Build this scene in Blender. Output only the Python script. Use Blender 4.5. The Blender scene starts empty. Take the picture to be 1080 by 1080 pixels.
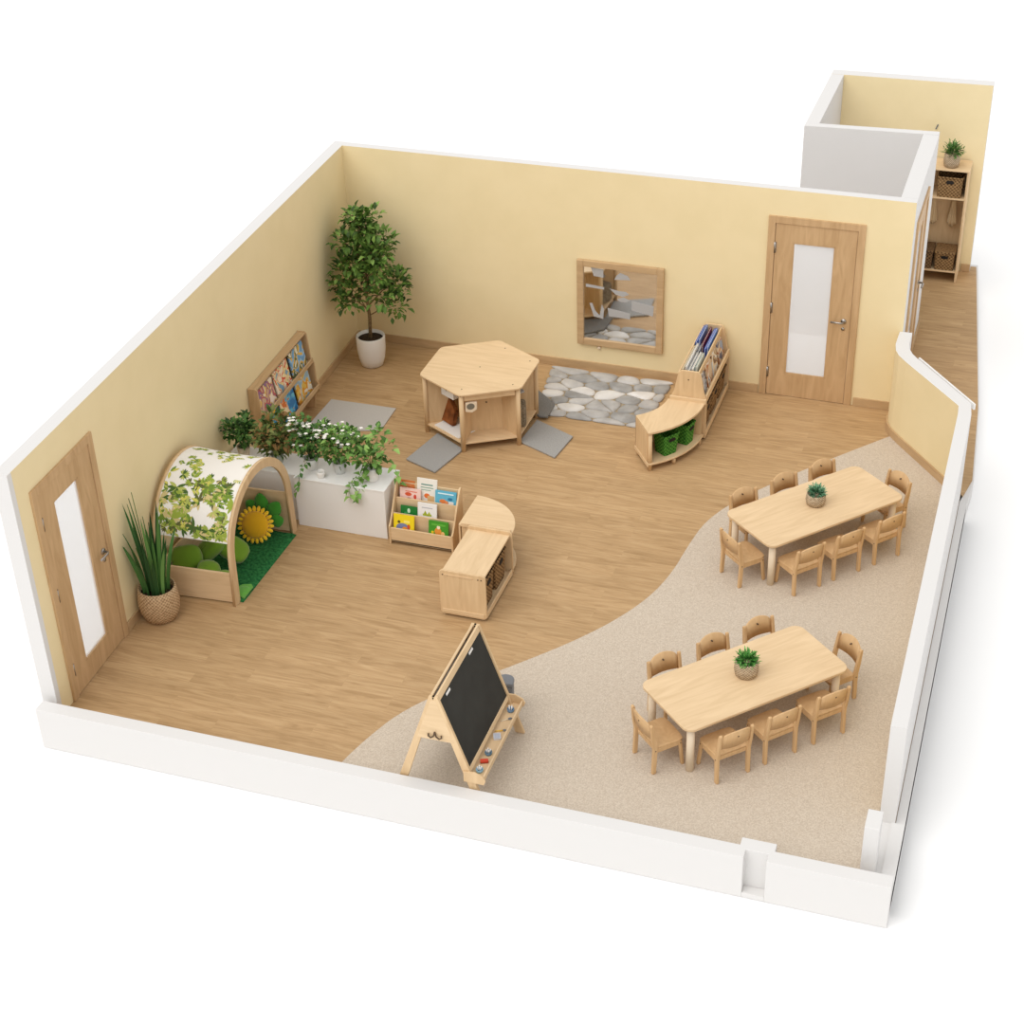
import bpy, bmesh, math, random
from mathutils import Vector, Matrix, noise
PI = math.pi
rnd = random.Random(7)
S = bpy.context.scene
COL = S.collection

# ------------------------------------------------------------------ camera
cam_d = bpy.data.cameras.new('camera')
cam_d.sensor_width = 36
cam_d.lens = 58.716
cam_d.clip_end = 200
cam = bpy.data.objects.new('camera', cam_d)
COL.objects.link(cam)
YAW, PITCH, ROLL = math.radians(-19.37846768), math.radians(32.64542748), math.radians(-1.87410653)
f = Vector((math.sin(YAW)*math.cos(PITCH), math.cos(YAW)*math.cos(PITCH), -math.sin(PITCH)))
r = f.cross(Vector((0, 0, 1))).normalized()
u = r.cross(f)
c_, s_ = math.cos(ROLL), math.sin(ROLL)
r2 = c_*r + s_*u
u2 = -s_*r + c_*u
cam.matrix_world = Matrix(((r2.x, u2.x, -f.x, 7.2903), (r2.y, u2.y, -f.y, -9.1305), (r2.z, u2.z, -f.z, 8.9528), (0, 0, 0, 1)))
S.camera = cam

# ------------------------------------------------------------------ light
w = bpy.data.worlds.new('world')
S.world = w
w.use_nodes = True
w.node_tree.nodes['Background'].inputs[0].default_value = (1.0, 0.995, 0.985, 1)
w.node_tree.nodes['Background'].inputs[1].default_value = 0.84
sd = bpy.data.lights.new('sun', 'SUN')
sd.energy = 1.6
sd.angle = math.radians(55)
sd.color = (1.0, 0.98, 0.955)
sun = bpy.data.objects.new('sun', sd)
COL.objects.link(sun)
sun.rotation_euler = Vector((0.30, 0.52, -0.85)).to_track_quat('-Z', 'Y').to_euler()
S.view_settings.view_transform = 'Standard'
S.view_settings.look = 'None'
S.view_settings.exposure = 0.0
S.view_settings.gamma = 1.0
S.view_settings.use_curve_mapping = False

# ------------------------------------------------------------------ materials
def lin(c):
    return tuple((x/255/12.92 if x/255 <= .04045 else ((x/255+.055)/1.055)**2.4) for x in c) + (1,)

def base_mat(name, rough=.6, spec=.4):
    m = bpy.data.materials.new(name)
    m.use_nodes = True
    b = m.node_tree.nodes['Principled BSDF']
    b.inputs['Roughness'].default_value = rough
    b.inputs['Specular IOR Level'].default_value = spec
    return m, m.node_tree, b

def plain(name, c, rough=.6, metal=0, spec=.4, sheen=0):
    m, nt, b = base_mat(name, rough, spec)
    b.inputs['Base Color'].default_value = lin(c)
    b.inputs['Metallic'].default_value = metal
    if sheen:
        b.inputs['Sheen Weight'].default_value = sheen
    return m

def ramp(nt, stops, interp='LINEAR'):
    n = nt.nodes.new('ShaderNodeValToRGB')
    n.color_ramp.interpolation = interp
    while len(n.color_ramp.elements) < len(stops):
        n.color_ramp.elements.new(.5)
    for e, (p, c) in zip(n.color_ramp.elements, stops):
        e.position = p
        e.color = lin(c)
    return n

def coords(nt, scale, rot=(0, 0, 0)):
    t = nt.nodes.new('ShaderNodeTexCoord')
    mp = nt.nodes.new('ShaderNodeMapping')
    mp.inputs['Scale'].default_value = scale
    mp.inputs['Rotation'].default_value = rot
    nt.links.new(t.outputs['Object'], mp.inputs['Vector'])
    return mp

def wood(name, lo, hi, axis='x', rough=.5, k=1.0, spec=.35):
    m, nt, b = base_mat(name, rough, spec)
    sc = {'x': (1.2, 9, 9), 'y': (9, 1.2, 9), 'z': (9, 9, 1.2)}[axis]
    mp = coords(nt, tuple(v*k for v in sc))
    n = nt.nodes.new('ShaderNodeTexNoise')
    n.inputs['Scale'].default_value = 1.6
    n.inputs['Detail'].default_value = 6
    n.inputs['Distortion'].default_value = 1.1
    r_ = ramp(nt, [(.3, lo), (.7, hi)])
    nt.links.new(mp.outputs[0], n.inputs['Vector'])
    nt.links.new(n.outputs[0], r_.inputs[0])
    nt.links.new(r_.outputs[0], b.inputs['Base Color'])
    return m

def noisy(name, lo, hi, scale=60, rough=.9, bump=0, detail=3):
    m, nt, b = base_mat(name, rough, .2)
    mp = coords(nt, (1, 1, 1))
    n = nt.nodes.new('ShaderNodeTexNoise')
    n.inputs['Scale'].default_value = scale
    n.inputs['Detail'].default_value = detail
    r_ = ramp(nt, [(.35, lo), (.65, hi)])
    nt.links.new(mp.outputs[0], n.inputs['Vector'])
    nt.links.new(n.outputs[0], r_.inputs[0])
    nt.links.new(r_.outputs[0], b.inputs['Base Color'])
    if bump:
        bp = nt.nodes.new('ShaderNodeBump')
        bp.inputs['Strength'].default_value = bump
        bp.inputs['Distance'].default_value = .01
        nt.links.new(n.outputs[0], bp.inputs['Height'])
        nt.links.new(bp.outputs[0], b.inputs['Normal'])
    return m

def plank_floor(name):
    m, nt, b = base_mat(name, .55, .3)
    mp = coords(nt, (1, 1, 1))
    br = nt.nodes.new('ShaderNodeTexBrick')
    br.offset = .37
    br.inputs['Scale'].default_value = 1
    br.inputs['Brick Width'].default_value = 1.3
    br.inputs['Row Height'].default_value = .17
    br.inputs['Mortar Size'].default_value = .0015
    br.inputs['Color1'].default_value = (0, 0, 0, 1)
    br.inputs['Color2'].default_value = (1, 1, 1, 1)
    br.inputs['Mortar'].default_value = (.25, .25, .25, 1)
    nt.links.new(mp.outputs[0], br.inputs['Vector'])
    mp2 = coords(nt, (1.3, 13, 1))
    add = nt.nodes.new('ShaderNodeVectorMath')
    add.operation = 'MULTIPLY_ADD'
    add.inputs[1].default_value = (5, 9, 0)
    nt.links.new(br.outputs['Color'], add.inputs[0])
    nt.links.new(mp2.outputs[0], add.inputs[2])
    n = nt.nodes.new('ShaderNodeTexNoise')
    n.inputs['Scale'].default_value = 1.5
    n.inputs['Detail'].default_value = 8
    n.inputs['Roughness'].default_value = .6
    n.inputs['Distortion'].default_value = 1.4
    nt.links.new(add.outputs[0], n.inputs['Vector'])
    g = ramp(nt, [(.3, FL[0]), (.52, FL[1]), (.75, FL[2])])
    nt.links.new(n.outputs[0], g.inputs[0])
    mx = nt.nodes.new('ShaderNodeMix')
    mx.data_type = 'RGBA'
    mx.blend_type = 'MULTIPLY'
    mx.inputs[0].default_value = 1
    pr = ramp(nt, [(0, (244, 243, 241)), (1, (255, 255, 255))])
    nt.links.new(br.outputs['Color'], pr.inputs[0])
    nt.links.new(g.outputs[0], mx.inputs[6])
    nt.links.new(pr.outputs[0], mx.inputs[7])
    nt.links.new(mx.outputs[2], b.inputs['Base Color'])
    return m

def weave(name, lo, hi, n=0, cell=.022):
    """over-under basket weave; n>0: strands counted round a round pot, n=0: straight sided basket"""
    m, nt, b = base_mat(name, .8, .2)
    L = nt.links.new
    mp = coords(nt, (1, 1, 1))
    sp = nt.nodes.new('ShaderNodeSeparateXYZ')
    L(mp.outputs[0], sp.inputs[0])
    def mth(op, a, b_=None):
        k = nt.nodes.new('ShaderNodeMath'); k.operation = op
        for i, v in enumerate((a, b_)):
            if v is None: continue
            if isinstance(v, (int, float)): k.inputs[i].default_value = v
            else: L(v, k.inputs[i])
        return k.outputs[0]
    if n:
        h = mth('MULTIPLY', mth('ARCTAN2', sp.outputs[1], sp.outputs[0]), n)
    else:
        h = mth('MULTIPLY', mth('ADD', sp.outputs[0], sp.outputs[1]), PI/cell)
    z = mth('MULTIPLY', sp.outputs[2], PI/cell)
    d = mth('MULTIPLY', mth('SINE', h), mth('SINE', z))
    nz = nt.nodes.new('ShaderNodeTexNoise'); nz.inputs['Scale'].default_value = 45
    L(mp.outputs[0], nz.inputs['Vector'])
    d = mth('ADD', mth('MULTIPLY', d, .35), nz.outputs[0])
    r_ = ramp(nt, [(.2, lo), (.8, hi)])
    L(d, r_.inputs[0]); L(r_.outputs[0], b.inputs['Base Color'])
    bp = nt.nodes.new('ShaderNodeBump'); bp.inputs['Strength'].default_value = .5; bp.inputs['Distance'].default_value = .006
    L(d, bp.inputs['Height']); L(bp.outputs[0], b.inputs['Normal'])
    return m

FL = [(168, 135, 94), (189, 155, 113), (203, 171, 129)]
WHITE = plain('white_plaster', (221, 219, 217), .8, spec=.2)
GROUND = plain('white_ground', (252, 252, 252), .9, spec=.1)
YELLOW = noisy('yellow_wall_paint', (235, 217, 173), (238, 220, 177), 3, .85)
FLOOR = plank_floor('oak_plank_floor')
OAK = wood('door_oak', (186, 151, 109), (206, 172, 130), 'z', .5)
OAKX = wood('trim_oak', (184, 152, 112), (202, 171, 130), 'x', .5)
BIRCH = wood('birch_ply', (214, 184, 143), (228, 199, 159), 'x')
BIRCHY = wood('birch_ply_y', (214, 184, 143), (228, 199, 159), 'y')
BIRCHZ = wood('birch_ply_z', (208, 176, 134), (224, 194, 152), 'z')
BEECH = wood('beech_chair', (200, 162, 116), (216, 180, 134), 'z')
PALELEG = plain('pale_beech_leg', (232, 214, 188), .5)
CARPET = noisy('beige_carpet', (188, 173, 155), (210, 197, 180), 95, .98, .3, 4)
GREYMAT = noisy('grey_felt', (150, 148, 145), (168, 166, 162), 90, .95, .2)
LIGHTMAT = noisy('light_grey_mat', (186, 181, 175), (196, 192, 186), 90, .95, .1)
DARKMAT = noisy('dark_grey_felt', (118, 116, 113), (134, 132, 129), 90, .95, .2)
LAMWHITE = plain('white_laminate', (236, 234, 231), .45)
CERAMIC = plain('white_ceramic', (232, 228, 222), .5)
SOIL = noisy('potting_soil', (44, 33, 24), (74, 58, 42), 80, 1, .4)
BARK = noisy('bark', (104, 84, 58), (140, 118, 84), 50, .9, .4)
STEEL = plain('brushed_steel', (170, 165, 160), .3, 1)
DARK = plain('dark_screw', (92, 72, 52), .6)
WICKER = weave('brown_wicker', (84, 60, 36), (166, 132, 90))
WICKDK = weave('dark_wicker', (60, 44, 30), (136, 106, 72))
BASKET = weave('light_basket', (146, 114, 80), (214, 184, 146), 34, .017)
POTWEAVE = weave('woven_plant_pot', (136, 116, 92), (202, 182, 154), 26, .012)
GREENBSK = weave('green_basket', (30, 84, 22), (92, 156, 62))
CHALK = noisy('chalkboard', (46, 47, 45), (54, 55, 53), 4, .6)
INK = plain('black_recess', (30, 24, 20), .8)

def leafset(name, cols):
    out = []
    for i, c in enumerate(cols):
        m, nt, b = base_mat('%s_%s' % (name, 'abcdef'[i]), .55, .3)
        b.inputs['Base Color'].default_value = lin(c)
        out.append(m)
    return out
TREEG = leafset('tree_leaf', [(78, 108, 42), (102, 136, 58), (130, 162, 78), (58, 84, 34)])
DARKG = leafset('shrub_leaf', [(66, 104, 48), (88, 128, 60), (112, 152, 76), (50, 80, 38)])
MIXG = leafset('mixed_leaf', [(96, 118, 58), (120, 128, 70), (146, 112, 66), (76, 104, 48)])
IVYG = leafset('ivy_leaf', [(98, 138, 62), (120, 160, 78), (148, 184, 98), (74, 110, 48)])
SNAKEG = leafset('snake_leaf', [(56, 100, 48), (78, 124, 60), (104, 146, 76), (40, 78, 38)])
SPIKEG = leafset('spiky_leaf', [(66, 130, 52), (92, 158, 70), (120, 180, 92), (48, 104, 44)])
BLUEG = leafset('bluegreen_leaf', [(82, 132, 96), (108, 158, 120), (134, 180, 144), (58, 104, 74)])
PETALW = plain('white_blossom', (245, 240, 232), .7)

# ------------------------------------------------------------------ mesh builder
class MB:
    def __init__(s):
        s.bm = bmesh.new()
        s.m = 0
    def face(s, vs, smooth=False, mi=None):
        try:
            fc = s.bm.faces.new(vs)
        except ValueError:
            return None
        fc.material_index = s.m if mi is None else mi
        fc.smooth = smooth
        return fc
    def v(s, p):
        return s.bm.verts.new(p)
    def box(s, x0, x1, y0, y1, z0, z1, M=None, mi=None):
        P = [(x, y, z) for z in (z0, z1) for y in (y0, y1) for x in (x0, x1)]
        V = [s.v(M @ Vector(p) if M else p) for p in P]
        for q in ((0, 2, 3, 1), (4, 5, 7, 6), (0, 1, 5, 4), (2, 6, 7, 3), (0, 4, 6, 2), (1, 3, 7, 5)):
            s.face([V[i] for i in q], mi=mi)
        return s
    def prism(s, pts, h0, h1, M=None, mi=None, smooth=False):
        """polygon in xy, extruded along z"""
        a = [s.v(M @ Vector((x, y, h0)) if M else (x, y, h0)) for x, y in pts]
        b = [s.v(M @ Vector((x, y, h1)) if M else (x, y, h1)) for x, y in pts]
        n = len(pts)
        s.face(a[::-1], mi=mi)
        s.face(b, mi=mi)
        for i in range(n):
            s.face([a[i], a[(i+1) % n], b[(i+1) % n], b[i]], smooth=smooth, mi=mi)
        return s
    def tube(s, pts, rs, seg=8, cap=True, smooth=True, mi=None):
        if not isinstance(rs, (list, tuple)):
            rs = [rs]*len(pts)
        pts = [Vector(p) for p in pts]
        rings = []
        prev = None
        for i, p in enumerate(pts):
            d = (pts[min(i+1, len(pts)-1)] - pts[max(i-1, 0)])
            d = d.normalized() if d.length > 1e-9 else Vector((0, 0, 1))
            ref = Vector((0, 0, 1)) if abs(d.z) < .9 else Vector((1, 0, 0))
            if prev is None:
                a = d.cross(ref).normalized()
            else:
                a = (prev - d*prev.dot(d))
                a = a.normalized() if a.length > 1e-6 else d.cross(ref).normalized()
            prev = a
            b = d.cross(a)
            rings.append([s.v(p + rs[i]*(math.cos(2*PI*k/seg)*a + math.sin(2*PI*k/seg)*b)) for k in range(seg)])
        for i in range(len(rings)-1):
            for k in range(seg):
                s.face([rings[i][k], rings[i][(k+1) % seg], rings[i+1][(k+1) % seg], rings[i+1][k]], smooth, mi)
        if cap:
            s.face(rings[0][::-1], mi=mi)
            s.face(rings[-1], mi=mi)
        return s
    def lathe(s, prof, c=(0, 0, 0), seg=28, smooth=True, mi=None, sx=1, sy=1):
        rings = []
        for rr, z in prof:
            if rr < 1e-5:
                rings.append([s.v((c[0], c[1], c[2]+z))])
            else:
                rings.append([s.v((c[0]+rr*sx*math.cos(2*PI*k/seg), c[1]+rr*sy*math.sin(2*PI*k/seg), c[2]+z)) for k in range(seg)])
        for i in range(len(rings)-1):
            A, B = rings[i], rings[i+1]
            for k in range(seg):
                k2 = (k+1) % seg
                if len(A) == 1 and len(B) == 1:
                    continue
                if len(A) == 1:
                    s.face([A[0], B[k2], B[k]], smooth, mi)
                elif len(B) == 1:
                    s.face([A[k], A[k2], B[0]], smooth, mi)
                else:
                    s.face([A[k], A[k2], B[k2], B[k]], smooth, mi)
        return s
    def blob(s, c, r, seg=14, rings=8, mi=None, M=None, nz=0, sd=0, p=1.0):
        """ellipsoid, optional noise; p<1 makes it boxier"""
        def pt(a, t):
            x, y, z = math.cos(t)*math.cos(a), math.cos(t)*math.sin(a), math.sin(t)
            q = [math.copysign(abs(k)**p, k) for k in (x, y, z)]
            k = 1 + nz*noise.noise(Vector((x*1.7+sd, y*1.7, z*1.7)))
            v = Vector((q[0]*r[0]*k, q[1]*r[1]*k, q[2]*r[2]*k))
            if M:
                v = M @ v
            return v + Vector(c)
        R = []
        for i in range(rings+1):
            t = -PI/2 + PI*i/rings
            if i in (0, rings):
                R.append([s.v(pt(0, t))])
            else:
                R.append([s.v(pt(2*PI*k/seg, t)) for k in range(seg)])
        for i in range(rings):
            A, B = R[i], R[i+1]
            for k in range(seg):
                k2 = (k+1) % seg
                if len(A) == 1:
                    s.face([A[0], B[k2], B[k]], True, mi)
                elif len(B) == 1:
                    s.face([A[k], A[k2], B[0]], True, mi)
                else:
                    s.face([A[k], A[k2], B[k2], B[k]], True, mi)
        return s
    def leaf(s, p, d, up, L, W, mi=0, droop=.15, fold=.25):
        p = Vector(p)
        d = Vector(d).normalized()
        side = d.cross(up)
        if side.length < 1e-3:
            side = d.cross(Vector((1, 0, 0)))
        side.normalize()
        n = side.cross(d)
        mid = p + d*L*.45
        tip = p + d*L - n*L*droop
        a = s.v(p)
        c = s.v(mid)
        t = s.v(tip)
        l = s.v(mid + side*W*.5 + n*W*fold)
        r_ = s.v(mid - side*W*.5 + n*W*fold)
        l2 = s.v(p + d*L*.78 + side*W*.3 + n*(W*fold*.6 - L*droop*.6))
        r3 = s.v(p + d*L*.78 - side*W*.3 + n*(W*fold*.6 - L*droop*.6))
        s.face([a, c, l], True, mi)
        s.face([a, r_, c], True, mi)
        s.face([c, t, l2, l], True, mi)
        s.face([c, r_, r3, t], True, mi)
    def build(s, name, mats, parent=None, loc=None, rot=None, bevel=0, recalc=True, sub=0):
        if recalc:
            bmesh.ops.recalc_face_normals(s.bm, faces=s.bm.faces)
        me = bpy.data.meshes.new(name)
        s.bm.to_mesh(me)
        s.bm.free()
        if not isinstance(mats, (list, tuple)):
            mats = [mats]
        for m in mats:
            me.materials.append(m)
        o = bpy.data.objects.new(name, me)
        COL.objects.link(o)
        if parent:
            o.parent = parent
        if loc:
            o.location = loc
        if rot:
            o.rotation_euler = rot
        if bevel:
            md = o.modifiers.new('bevel', 'BEVEL')
            md.width = bevel
            md.segments = 2
            md.limit_method = 'ANGLE'
            md.angle_limit = math.radians(40)
        if sub:
            md = o.modifiers.new('sub', 'SUBSURF')
            md.levels = md.render_levels = sub
        return o

def rrect(x0, x1, y0, y1, r, n=5):
    pts = []
    for cx, cy, a0 in ((x1-r, y1-r, 0), (x0+r, y1-r, PI/2), (x0+r, y0+r, PI), (x1-r, y0+r, 1.5*PI)):
        for i in range(n+1):
            a = a0 + PI/2*i/n
            pts.append((cx+r*math.cos(a), cy+r*math.sin(a)))
    return pts

XZ = Matrix(((1, 0, 0, 0), (0, 0, 1, 0), (0, 1, 0, 0), (0, 0, 0, 1)))     # (x,y,h) -> (x,h,y): polygon stands in the xz plane
YZ = Matrix(((0, 0, 1, 0), (1, 0, 0, 0), (0, 1, 0, 0), (0, 0, 0, 1)))     # polygon (y,z), thickness along x

def tag(o, label, cat, group=None, kind=None):
    o['label'] = label
    o['category'] = cat
    if group:
        o['group'] = group
    if kind:
        o['kind'] = kind
    return o

def thing(name, label, cat, loc=(0, 0, 0), rz=0, group=None):
    o = bpy.data.objects.new(name, None)
    o.empty_display_size = .1
    COL.objects.link(o)
    o.location = loc
    o.rotation_euler = (0, 0, rz)
    return tag(o, label, cat, group)

def struct(o):
    o['kind'] = 'structure'
    return o

def dup(root, loc, rz, label, group=None):
    kids = {}
    for o in list(COL.objects):
        kids.setdefault(o.parent, []).append(o)
    r_ = root.copy()
    COL.objects.link(r_)
    r_.location = loc
    r_.rotation_euler = (0, 0, rz)
    r_['label'] = label
    if group:
        r_['group'] = group
    def rec(a, b):
        for ch in kids.get(a, []):
            c = ch.copy()
            COL.objects.link(c)
            c.parent = b
            rec(ch, c)
    rec(root, r_)
    return r_

# ------------------------------------------------------------------ room
H = 2.39
GZ = -.20
def XL(y):
    return -.3275*y/7.2125
def YB(x):
    return 7.2125 - .0897*(x+.3275)/6.3275

m = MB(); m.box(-60, 60, -40, 90, GZ-.05, GZ)
struct(m.build('ground', GROUND))

FPOLY = [(-.085, -.095), (6.86, -.095), (6.86, 5.45), (6.94, 5.9), (6.86, 7.4), (6.5, 11.12), (4.6, 11.12), (4.6, 9.2), (5.85, 9.2), (5.85, 7.2), (-.36, 7.28)]
m = MB(); m.prism(FPOLY, -.012, 0)
struct(m.build('floor', FLOOR))
BPOLY = [(-.085, -.095), (6.93, -.095), (6.93, 5.45), (6.955, 5.9), (6.875, 7.4), (6.515, 11.2), (4.56, 11.2), (4.56, 9.2), (5.82, 9.2), (5.82, 7.25), (-.42, 7.3)]
m = MB(); m.prism(BPOLY, GZ, -.012)
struct(m.build('floor_base', WHITE))

def wall(name, p0, p1, t, h, openings=(), inner=YELLOW, zb=-.19, skip0=0):
    """wall from p0 to p1, inner face on that line, body to the LEFT of p0->p1 by t"""
    p0 = Vector((p0[0], p0[1], 0)); p1 = Vector((p1[0], p1[1], 0))
    d = (p1-p0); L = d.length; d.normalize()
    n = Vector((-d.y, d.x, 0))
    pts = [(0, zb)]
    for a, b, ht in openings:
        pts += [(a, zb), (a, ht), (b, ht), (b, zb)]
    pts += [(L, zb), (L, h), (0, h)]
    M = Matrix(((d.x, 0, n.x, p0.x), (d.y, 0, n.y, p0.y), (0, 1, 0, 0), (0, 0, 0, 1)))
    m = MB()
    m.prism(pts, 0, t, M)
    bmesh.ops.recalc_face_normals(m.bm, faces=m.bm.faces)
    for fc in m.bm.faces:
        fc.normal_update()
        if fc.normal.dot(-n) > .9 and fc.calc_area() > .3:
            fc.material_index = 1
    o = m.build(name, [WHITE, inner])
    return struct(o), M

# left wall: inner line runs front to back; body on the left (-x)
PF = (XL(-.05), -.05); PK = (XL(7.33), 7.33)
DIRL = (Vector((PK[0], PK[1], 0))-Vector((PF[0], PF[1], 0))).normalized()
_, ML = wall('wall_left', PF, PK, .13, H, [(.27, 1.19, 2.06)])
wr = MB(); wr.prism([(0, -.02), (.06, -.02), (.06, H-.001), (0, H-.001)], -.003, 0.0, ML)
struct(wr.build('trim_1', WHITE))
# back wall: inner line from right to left, seen from inside body is +y => p0=left? body left of direction
_, MBK = wall('wall_back', (-.334, YB(-.334)), (6.0, YB(6.0)), .11, H-.0006, [(4.60+.334-.04, 5.50+.334-.02, 2.06)])
# hallway walls
_, MC = wall('wall_hallway_side', (6.0, 7.235), (6.0, 9.12), .17, H, [(.215, 1.175, 2.03)], inner=WHITE)
wall('wall_store', (5.99, 9.24), (4.52, 9.18), .001, H)[0].name
bpy.data.objects.remove(bpy.data.objects['wall_store'])
m = MB(); m.prism([(4.52, 9.07), (5.995, 9.13), (5.995, 9.24), (4.52, 9.18)], GZ, H)
struct(m.build('wall_store', WHITE))
m = MB(); m.prism([(4.52, 9.18), (4.67, 9.185), (4.67, 10.945), (4.52, 10.945)], GZ, H)
struct(m.build('wall_hallway_left', WHITE))
wall('wall_hallway_back', (4.52, 10.95), (6.43, 10.95), .17, H)

# low walls on the right
LOWH = .95
inn = [(5.97, 7.12), (5.965, 6.82), (5.985, 6.68), (6.03, 6.57), (6.12, 6.44), (6.72, 5.66), (6.73, 5.50), (6.735, .66)]
out = [(6.10, 7.12), (6.10, 6.86), (6.12, 6.74), (6.16, 6.64), (6.22, 6.55), (6.83, 5.74), (6.855, 5.52), (6.855, .66)]
m = MB()
m.prism(inn + out[::-1], GZ+.01, LOWH)
bmesh.ops.recalc_face_normals(m.bm, faces=m.bm.faces)
for fc in m.bm.faces:
    c = fc.calc_center_median()
    if abs(fc.normal.z) < .3 and fc.normal.x < -.2 and c.y > .7:
        fc.material_index = 1
struct(m.build('wall_right', [WHITE, YELLOW]))
# lower outer skin in front of that wall and its end
m = MB()
m.prism([(6.857, .66), (6.93, .66), (6.93, 5.4), (6.857, 5.6)], GZ+.005, .0)
struct(m.build('trim_2', WHITE))
m = MB(); m.prism([(6.225, 6.63), (6.24, 6.64), (6.875, 5.79), (6.86, 5.78)], LOWH-.09, LOWH-.03)
struct(m.build('trim_3', LAMWHITE))
m = MB(); m.box(6.83, 6.93, -.1, .66, GZ+.005, .02)
m.box(6.735, 6.83, -.1, .66, 0.0005, .006)
struct(m.build('trim_4', WHITE))
m = MB(); m.box(6.675, 6.785, .03, .23, 0, .5)
struct(m.build('wall_post', WHITE, bevel=.004))
# front low wall with a stepped niche
FH = .21
m = MB()
m.prism([(-.09, -.225), (5.86, -.225), (5.86, -.14), (6.03, -.14), (6.03, -.225), (6.93, -.225), (6.93, -.10), (6.07, -.10), (6.07, -.02), (5.81, -.02), (5.81, -.10), (-.09, -.10)], GZ+.004, FH)
m.box(5.86, 6.03, -.225, -.14, GZ+.004, GZ+.05)
struct(m.build('wall_front', WHITE, bevel=.004))

# carpet
ce = [(2.46, -.10), (2.50, .05), (2.53, .20), (2.60, .46), (2.72, .80), (2.93, 1.12), (3.19, 1.42), (3.46, 1.72), (3.80, 2.12), (4.10, 2.55), (4.32, 3.0), (4.43, 3.45), (4.47, 3.95), (4.53, 4.4), (4.72, 4.83), (5.14, 5.44), (5.62, 6.05), (6.04, 6.56)]
def smooth_poly(pts, n=2):
    for _ in range(n):
        q = [pts[0]]
        for a, b in zip(pts, pts[1:]):
            q += [(a[0]*.75+b[0]*.25, a[1]*.75+b[1]*.25), (a[0]*.25+b[0]*.75, a[1]*.25+b[1]*.75)]
        q.append(pts[-1])
        pts = q
    return pts
ce = smooth_poly(ce)
m = MB(); m.prism(ce + [(6.12, 6.45), (6.715, 5.65), (6.725, 5.5), (6.725, -.095)], 0.0005, .006)
o = m.build('carpet', CARPET)
tag(o, 'beige speckled fitted carpet with a wavy edge under the two dining tables', 'carpet')

# baseboards
def board(name, p0, p1, hgt=.10, t=.018):
    p0 = Vector((*p0, 0)); p1 = Vector((*p1, 0)); d = p1-p0; L = d.length; d.normalize()
    n = Vector((d.y, -d.x, 0))
    M = Matrix(((d.x, n.x, 0, p0.x), (d.y, n.y, 0, p0.y), (0, 0, 1, 0), (0, 0, 0, 1)))
    m = MB(); m.box(0, L, 0, t, 0.0005, hgt)
    o = m.build(name, OAKX, bevel=.003)
    o.matrix_world = M
    return struct(o)
board('baseboard_left', (XL(1.19), 1.19), (XL(7.19), 7.19))
board('baseboard_back', (-.31, YB(-.31)), (4.50, YB(4.5)))
board('baseboard_back.001', (5.55, YB(5.55)), (5.965, YB(5.96)))
for i in range(1, 6):
    board('baseboard_right' + ('' if i == 1 else '.%03d' % (i-1)), inn[i], inn[i+1])
board('baseboard_hallway', (6.32, 10.95), (6.43, 10.95))
board('baseboard_hallway.001', (6.0, 8.48), (6.0, 9.23))

# ------------------------------------------------------------------ doors
GLASS = bpy.data.materials.new('frosted_glass')
GLASS.use_nodes = True
nt = GLASS.node_tree
b = nt.nodes['Principled BSDF']
b.inputs['Base Color'].default_value = lin((250, 252, 255))
b.inputs['Roughness'].default_value = .35
tr = nt.nodes.new('ShaderNodeBsdfTransparent')
tl = nt.nodes.new('ShaderNodeBsdfTranslucent')
mx = nt.nodes.new('ShaderNodeMixShader'); mx.inputs[0].default_value = .48
mx2 = nt.nodes.new('ShaderNodeMixShader'); mx2.inputs[0].default_value = .22
nt.links.new(b.outputs[0], mx2.inputs[1]); nt.links.new(tl.outputs[0], mx2.inputs[2])
nt.links.new(mx2.outputs[0], mx.inputs[1]); nt.links.new(tr.outputs[0], mx.inputs[2])
nt.links.new(mx.outputs[0], nt.nodes['Material Output'].inputs[0])

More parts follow.
